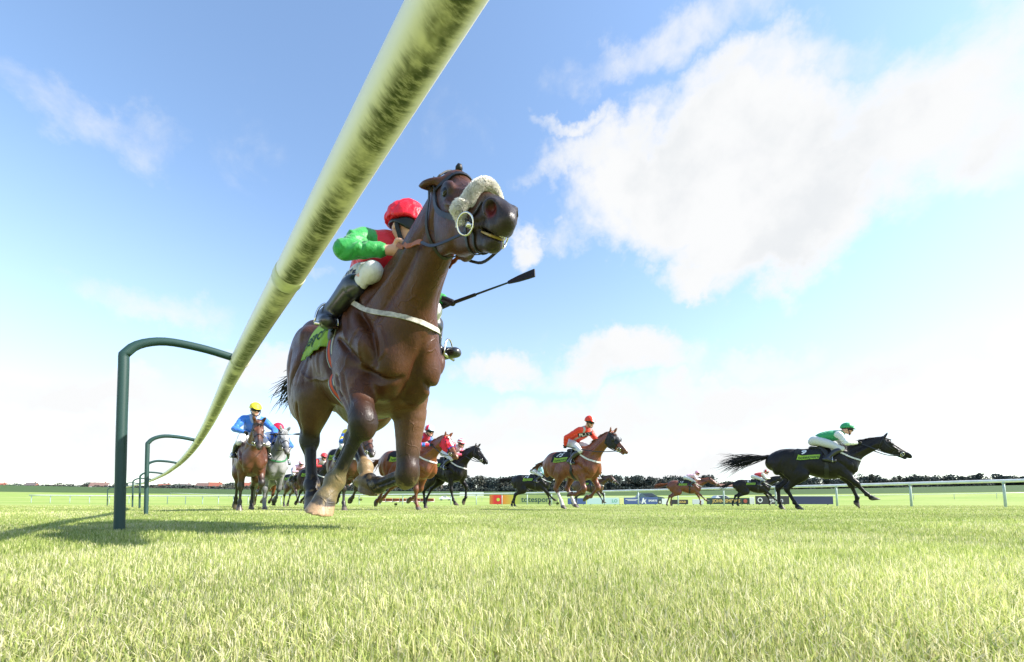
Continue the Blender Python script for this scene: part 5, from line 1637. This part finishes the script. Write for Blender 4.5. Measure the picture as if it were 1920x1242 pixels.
# ------------------------------------------------------------------ far rails, boards, hurdles, cars
far_rail([(-70, 62), (-46, 60), (-30, 54), (-14, 48), (0, 42), (8.4, 33), (15, 26.5), (20, 20), (25, 13), (28, 4)], 'white running rail on posts along the far side of the course')
far_rail([(-120, 150), (-60, 138), (0, 130), (60, 118), (120, 100)], 'distant thin white rail out across the middle of the racecourse', post_gap=8.0, h=1.3, rr=.06)


def board_mat(name, stops, rough=.55):
    """printed hoarding: colours across its width"""
    m = bpy.data.materials.new(name); m.use_nodes = True
    N = NT(m.node_tree); p = N.n['Principled BSDF']; p.inputs['Roughness'].default_value = rough
    tcn = N.n.new('ShaderNodeTexCoord'); sp = N.new('ShaderNodeSeparateXYZ', Vector=tcn.outputs['Object'])
    rp = N.n.new('ShaderNodeValToRGB'); e = rp.color_ramp.elements
    lo, hi = stops[0][0], stops[-1][0]
    N.l.new(N.ramp(sp.outputs['X'], lo, hi, 0, 1, False), rp.inputs[0])
    for i, (x, c) in enumerate(stops):
        t = (x - lo) / (hi - lo)
        el = e[i] if i < 2 else e.new(t)
        el.position = t; el.color = c4(c)
    N.l.new(rp.outputs[0], p.inputs['Base Color'])
    return m


def hoarding(px0, px1, Y, h, label, m, text=None, tcol=None, tsize=.5, tx=0.0, extra=None, z0=.06, bold=.01, Y1=None, italic=0.0):
    x0, x1 = (px0 - 960) / 800 * Y, (px1 - 960) / 800 * (Y1 or Y)
    a = math.atan2((Y1 or Y) - Y, x1 - x0); L = math.hypot(x1 - x0, (Y1 or Y) - Y)
    root = empty('hoarding', ((x0 + x1) / 2, (Y + (Y1 or Y)) / 2, 0), a); tag(root, label, 'advertising board', 'hoardings along the far rail')
    g = Geo(); g.box((0, 0, z0 + h / 2), (L, .06, h), bev=.01); g.build('panel', m, root, False)
    g = Geo()
    for s in (-1, 1): g.box((s * L * .38, .09, (z0 + h) * .45), (.06, .10, (z0 + h) * .9))
    g.build('feet', mat('dark steel', (.05, .05, .055), rough=.5), root, False)
    def lay(V, Fs, name, mm, ox=0., oz=0.):
        mesh(name, [(v[0] + ox, -.036, v[1] + z0 + h / 2 + oz) for v in V], Fs, mm, root, False)
    if text:
        V, Fs = text_geo(text, tsize, bold=bold, italic=italic); lay(V, Fs, 'lettering', tcol, tx)
    if extra: extra(root, lay, L, h)
    return root


def disc(r, n=28):
    return [(r * math.cos(2 * math.pi * i / n), r * math.sin(2 * math.pi * i / n), 0) for i in range(n)], [tuple(range(n))]


def ringf(r0, r1, n=28):
    V = [(r * math.cos(2 * math.pi * i / n), r * math.sin(2 * math.pi * i / n), 0) for r in (r0, r1) for i in range(n)]
    return V, [(i, (i + 1) % n, n + (i + 1) % n, n + i) for i in range(n)]


INKD = mat('dark teal lettering', (.02, .06, .07), rough=.7)
GOLD = mat('gold lettering', (.62, .42, .12), rough=.6)
LIME = mat('lime spot', (.45, .62, .08), rough=.6)
GREYL = mat('silver lettering', (.55, .55, .57), rough=.6)
Lb = (1046 - 918) / 800 * 43.5
rb = (.62, .03, .03)
def tote_extra(root, lay, L, h):
    V, Fs = disc(.17); lay(V, Fs, 'spot', LIME, -L / 2 + .88)
hoarding(918, 1046, 43.5, .94, 'red to lime green board with dark totesport lettering', board_mat('red to lime print', [(-Lb / 2, (.50, .22, .03)), (-Lb / 2 + .5, rb), (-Lb / 2 + 1.25, rb), (-Lb / 2 + 1.36, (.66, .22, .03)), (-Lb / 2 + 2.5, (.42, .46, .06)), (-Lb / 2 + 3.2, (.31, .38, .13)), (Lb / 2, (.29, .36, .13))]),
         'totesport', INKD, .80, 1.28, tote_extra)
pale = mat('pale aqua board', (.48, .62, .64), rough=.55); navy = mat('royal blue board', (.06, .10, .27), rough=.5); dkg = mat('dark bottle green board', (.02, .045, .04), rough=.5)
wht = mat('white board', (.72, .73, .72), rough=.55); ylw = mat('pale yellow board', (.72, .66, .30), rough=.55); blk = mat('charcoal board', (.025, .025, .03), rough=.5)
hoarding(1064, 1098, 44, .62, 'small blue and white board behind the chestnut 15\'s legs', navy)
hoarding(1100, 1160, 44.2, .66, 'pale aqua board right of the chestnut\'s forelegs', pale, 'LO', mat('green lettering', (.12, .38, .26), rough=.6), .45, 1.2)
hoarding(1161, 1168, 44.4, .60, 'narrow pale yellow board between the aqua and blue boards', ylw)
def blue_lines(root, lay, L, h):
    for z_, w_ in ((.16, .8), (.04, .55)):
        V = [(-L * w_ / 2, -.025, 0), (L * w_ / 2, -.025, 0), (L * w_ / 2, .025, 0), (-L * w_ / 2, .025, 0)]; lay(V, [(0, 1, 2, 3)], 'line', INK_W, 0, z_)
hoarding(1169, 1199, 44.6, .68, 'royal blue board with thin white lines, left of two', navy, extra=blue_lines)
def fig(root, lay, L, h):
    V = [(-.28, -.30, 0), (-.12, .28, 0), (.0, .30, 0), (.05, .05, 0), (.28, .22, 0), (.12, -.05, 0), (.24, -.30, 0), (.10, -.30, 0), (.0, -.08, 0), (-.14, -.30, 0)]
    lay(V, [(0, 1, 2, 3, 8, 9), (3, 4, 5, 6, 7, 8)], 'emblem', INK_W, -L / 2 + .36)
hoarding(1200, 1232, 44.6, .72, 'royal blue board with a white figure emblem beside the chestnut\'s tail', navy, 'SPORTS', INK_W, .26, .38, fig)
hoarding(1240, 1252, 44.8, .58, 'small white board behind the hind legs of horse 17', wht)
hoarding(1256, 1289, 45, .48, 'low charcoal board with dull gold marks under horse 17', blk, 'GOLD', GOLD, .28, .3)
hoarding(1297, 1318, 45, .52, 'small pale board in front of horse 17\'s forelegs', mat('silver board', (.55, .57, .60), rough=.5))
hoarding(1324, 1388, 45, .66, 'bottle green board with gold john smith\'s lettering', dkg, "JOHN SMITH'S", GOLD, .46, .25)
def emb(root, lay, L, h):
    V, Fs = disc(.20); lay(V, Fs, 'emblem', mat('red emblem', (.45, .10, .07), rough=.6))
hoarding(1388.5, 1403, 45, .66, 'short bottle green board with a red round emblem', dkg, extra=emb)
hoarding(1404, 1413, 44.4, .70, 'narrow white board beside the post under horse 21', wht)
def moon(root, lay, L, h):
    V, Fs = ringf(.17, .25); lay(V, Fs, 'emblem', INK_W, -L / 2 + .45)
hoarding(1415, 1478, 43, .84, 'long charcoal board with white galvin lettering and ring', blk, 'galvin', GREYL, .66, .35, moon)
hoarding(1484, 1560, 43, .80, 'plain navy board behind the big black horse', mat('navy board', (.02, .03, .09), rough=.5))
hoarding(862, 907, 205, 1.7, 'long white banner far across the field left of the trees', wht, z0=float(ground_z(0, 205)) + .8)


def car(px, Y, yaw, label, paint, L=4.2, hgt=1.5, cat='car'):
    X = (px - 960) / 800 * Y; root = empty('parked_car', (X, Y, float(ground_z(X, Y))), yaw); tag(root, label, cat)
    pm = mat('car paint ' + label[:6], paint, rough=.25, spec=.5, coat=.6); gl = mat('car glass', (.02, .025, .03), rough=.08, spec=.8)
    prof = [(-.5, .26), (-.5, .52), (-.46, .60), (-.36, .64), (-.26, .98), (.10, 1.0), (.26, .70), (.44, .60), (.5, .48), (.5, .26)]
    w = .86; V, Fs = [], []
    for s in (-1, 1):
        for x, z in prof: V.append((x * L, s * w * (1 if z < .65 else .80), z * hgt))
    n = len(prof)
    for i in range(n): j = (i + 1) % n; Fs.append((i, j, n + j, n + i))
    Fs += [tuple(range(n - 1, -1, -1)), tuple(range(n, 2 * n))]
    o = mesh('body', V, Fs, pm, root, False); md = o.modifiers.new('soft', 'BEVEL'); md.width = .06; md.segments = 2
    g = Geo()
    for s in (-1, 1):
        q = [(-.30, .68), (-.235, .93), (.085, .95), (.20, .70)]
        g.add([(x * L, s * (w * .90 if z < .8 else w * .815), z * hgt) for x, z in q], [(0, 1, 2, 3)])
    g.build('window', gl, root, False)
    for xx in (-.31, .31):
        for s in (-1, 1):
            g = Geo(); g.tube([(xx * L, s * w * .80, .31), (xx * L, s * w * 1.01, .31)], .31, 18); wl = g.build('wheel', mat('tyre', (.015, .015, .016), rough=.8), root, False)
            g = Geo(); g.tube([(xx * L, s * w * 1.0, .31), (xx * L, s * w * 1.02, .31)], .19, 14); g.build('rim', mat('alloy', (.5, .5, .52), rough=.3, metal=.9), wl, False)


car(835, 148, .1, 'white car parked on the grass behind the left rail', (.72, .74, .76))
car(1214, 62, 0.05, 'dark green estate car parked behind the royal blue boards', (.02, .05, .05), 4.6, 1.62)
car(1352, 75, .0, 'silver car parked behind the bottle green board', (.45, .47, .5), 4.4, 1.45)
hm = mat('brown brush', (.20, .06, .03), rough=.9, noise=(8, .4), bump=(20, .8, .03)); hw_ = mat('white hurdle rail', (.7, .68, .64), rough=.5)
for i in range(8):
    px = 717 + 13 * i; Y = 96; X = (px - 960) / 800 * Y
    if i == 0:
        root = empty('hurdle', (X, Y, float(ground_z(X, Y)))); tag(root, 'brown brush hurdle panels standing in a row on the grass', 'hurdle', 'hurdles standing in a row on the far grass')
        g = Geo(); g.box((0, 0, .62), (1.5, .22, .62), bev=.08); b_ = g.build('brush', hm, root, False)
        g = Geo(); g.tube([(-.77, -.14, .26), (.77, -.14, .26)], .06, 8); g.build('guard_rail', hw_, root)
        g = Geo(); g.tube([(-.77, -.14, .93), (.77, -.14, .93)], .045, 8); g.build('top_rail', mat('red hurdle rail', (.45, .07, .04), rough=.6), root)
        for s in (-1, 1):
            g = Geo(); g.tube([(s * .76, 0, -.1), (s * .76, 0, 1.0)], .05, 8); g.build('post', hw_, root)
        first = root
    else:
        r = first.copy(); COL.objects.link(r); r.location = (X, Y, float(ground_z(X, Y)))
        for ch in first.children:
            c = ch.copy(); COL.objects.link(c); c.parent = r

# ------------------------------------------------------------------ houses and woodland on the skyline
def make_house(w, d, h, roof_h, wallc, roofc):
    wm = mat('wall %s' % (wallc,), wallc, rough=.8, noise=(1, .15)); rm = mat('tiles %s' % (roofc,), roofc, rough=.8, noise=(2, .3)); gl = mat('house window', (.04, .05, .06), rough=.15); wf = mat('white window frame', (.7, .7, .7), rough=.5)
    root = empty('house')
    g = Geo(); g.add([(-w/2, -d/2, 0), (w/2, -d/2, 0), (w/2, d/2, 0), (-w/2, d/2, 0), (-w/2, -d/2, h), (w/2, -d/2, h), (w/2, d/2, h), (-w/2, d/2, h), (-w/2, 0, h + roof_h), (w/2, 0, h + roof_h)],
                     [(0, 1, 5, 4), (2, 3, 7, 6), (1, 2, 6, 9, 5), (3, 0, 4, 8, 7), (3, 2, 1, 0)]); g.build('wall', wm, root, False)
    o = .35; g = Geo()
    for s in (-1, 1):
        a = Vector((0, s * (d / 2 + o), h - o * roof_h / (d / 2))); t = Vector((0, 0, h + roof_h))
        P = [Vector((x, p.y, p.z + z)) for z in (.04, .22) for x, p in ((-w/2 - o, a), (w/2 + o, a), (w/2 + o, t), (-w/2 - o, t))]
        g.add(P, [(0, 1, 2, 3), (4, 5, 6, 7), (0, 1, 5, 4), (1, 2, 6, 5), (3, 0, 4, 7)])
    rf = g.build('roof', rm, root, False)
    g = Geo(); g.box((w * .3, .3, h + roof_h + .2), (.9, .6, 1.5)); g.build('chimney', mat('brick chimney', (.22, .09, .06), rough=.9), rf, False)
    for fx in (-.28, .28):
        for z in (1.4, 4.0):
            if z + 1 > h: continue
            g = Geo(); g.box((fx * w, -d/2 - .02, z + .5), (1.7, .10, 1.3)); f_ = g.build('window', wf, root, False)
            g = Geo(); g.box((fx * w, -d/2 - .06, z + .5), (1.4, .06, 1.05)); g.build('pane', gl, f_, False)
    g = Geo(); g.box((0, -d/2 - .03, 1.0), (1.0, .10, 2.0)); g.build('door', mat('dark door', (.05, .06, .08), rough=.5), root, False)
    return root


def copy_tree(o, parent=None):
    c = o.copy(); COL.objects.link(c); c.parent = parent
    for ch in list(o.children): copy_tree(ch, c)
    return c


kinds = [(make_house(9, 8, 5.2, 3.2, (.52, .48, .42), (.22, .075, .05)), 'cream house with a red tiled roof in the far row'),
         (make_house(12, 8, 5.2, 3.0, (.62, .62, .60), (.16, .10, .085)), 'white house with a brown roof in the far row'),
         (make_house(8, 7, 5.0, 3.4, (.25, .12, .085), (.12, .10, .10)), 'red brick house with a slate roof in the far row')]
used = set(); hr = np.random.default_rng(12)
hx = -620.0; i = 0
while hx < -62:
    k = [0, 1, 0, 2, 1, 0, 2][i % 7]; o, lab = kinds[k]
    h_ = o if k not in used else copy_tree(o)
    used.add(k); Yh = 400 + hr.uniform(-18, 22)
    h_.location = (hx, Yh, float(ground_z(hx, Yh)) - .2); h_.rotation_euler.z = math.atan2(-hx, Yh) * .4 + hr.uniform(-.25, .25)
    tag(h_, lab, 'house', 'houses beyond the racecourse: ' + lab.split(' in the')[0])
    hx += hr.uniform(10.5, 17) if hx > -300 else hr.uniform(18, 40); i += 1
lowb = empty('pavilion', (172, 330, float(ground_z(172, 330)))); tag(lowb, 'long low building with a brown roof behind the white rail', 'building')
g = Geo(); g.box((0, 0, 1.6), (26, 9, 3.4)); g.build('wall', mat('pavilion wall', (.36, .30, .26), rough=.8), lowb, False)
g = Geo(); g.add([(-14, -5.5, 3.2), (14, -5.5, 3.2), (14, 5.5, 3.2), (-14, 5.5, 3.2), (-12, 0, 5.2), (12, 0, 5.2)], [(0, 1, 5, 4), (2, 3, 4, 5), (1, 2, 5), (3, 0, 4), (3, 2, 1, 0)]); g.build('roof', mat('brown pavilion roof', (.20, .11, .08), rough=.8), lowb, False)


def woodland():
    r = np.random.default_rng(31); Vs, cs = [], []; g = Geo()
    def tree(x, y, h, w):
        z0 = float(ground_z(x, y)) - .3
        nl = int(330); nb = r.integers(4, 8)
        bl = np.column_stack([r.normal(0, w * .26, nb), r.normal(0, w * .26, nb), h * r.uniform(.22, .86, nb)]); br_ = w * r.uniform(.24, .40, nb)
        k = r.integers(0, nb, nl); d = r.normal(0, 1, (nl, 3)); d /= np.linalg.norm(d, axis=1)[:, None]
        c = bl[k] + d * (br_[k] * r.uniform(.55, 1.08, nl))[:, None] * np.array([1, 1, .8]); c[:, 2] = np.clip(c[:, 2], h * .10, h)
        s_ = r.uniform(.35, .8, nl) * (w / 8)
        e1 = r.normal(0, 1, (nl, 3)); e1 /= np.linalg.norm(e1, axis=1)[:, None]; e2 = np.cross(e1, d + r.normal(0, .4, (nl, 3))); e2 /= np.maximum(np.linalg.norm(e2, axis=1), 1e-6)[:, None]
        for a, b in ((-1, -.7), (1, -.7), (0, 1)): pass
        q = np.stack([c - e1 * s_[:, None], c + e2 * s_[:, None] * .8, c + e1 * s_[:, None], c - e2 * s_[:, None] * .8], 1) + np.array([x, y, z0])
        Vs.append(q.reshape(-1, 3)); t = r.uniform(.75, 1.25); tint = np.array([.052, .066, .060]) if r.random() < .7 else np.array([.066, .070, .056])  # bluish lean of the tints puts distance haze into the leaf colour
        cs.append(np.repeat(tint * t * r.uniform(.6, 1.4, (nl, 1)), 4, axis=0))
        tr = np.array([x, y, z0]); n5 = 5
    for i in range(900):
        px = r.uniform(-500, 2700); Y = r.uniform(352, 395)
        if px < 690 and r.random() < .55: Y = r.uniform(425, 460)
        elif 690 < px < 860 and r.random() < .5: Y = r.uniform(425, 450)
        X = (px - 960) / 800 * Y
        hh = r.uniform(7, 11) if px < 860 else r.uniform(10, 16)
        if 1340 < px < 1480: hh *= .55
        if px < 690 and Y < 400: hh *= .5
        tree(X, Y, hh, r.uniform(7, 13))
    for i in range(340):   # understorey
        px = r.uniform(-500, 2700); Y = r.uniform(345, 352); X = (px - 960) / 800 * Y
        tree(X, Y, r.uniform(2.5, 4.5) if px > 860 else r.uniform(1.2, 2.4), r.uniform(6, 9))
    V = np.concatenate(Vs); Fq = np.arange(len(V)).reshape(-1, 4)
    o = mesh('woodland', V, Fq, mat('woodland leaves', (.05, .07, .04), rough=.8, spec=.2, vcol=True, transl=.15), None, False, cols=np.concatenate(cs))
    tag(o, 'dark line of trees along the far edge of the racecourse', 'woodland', kind='stuff')


woodland()
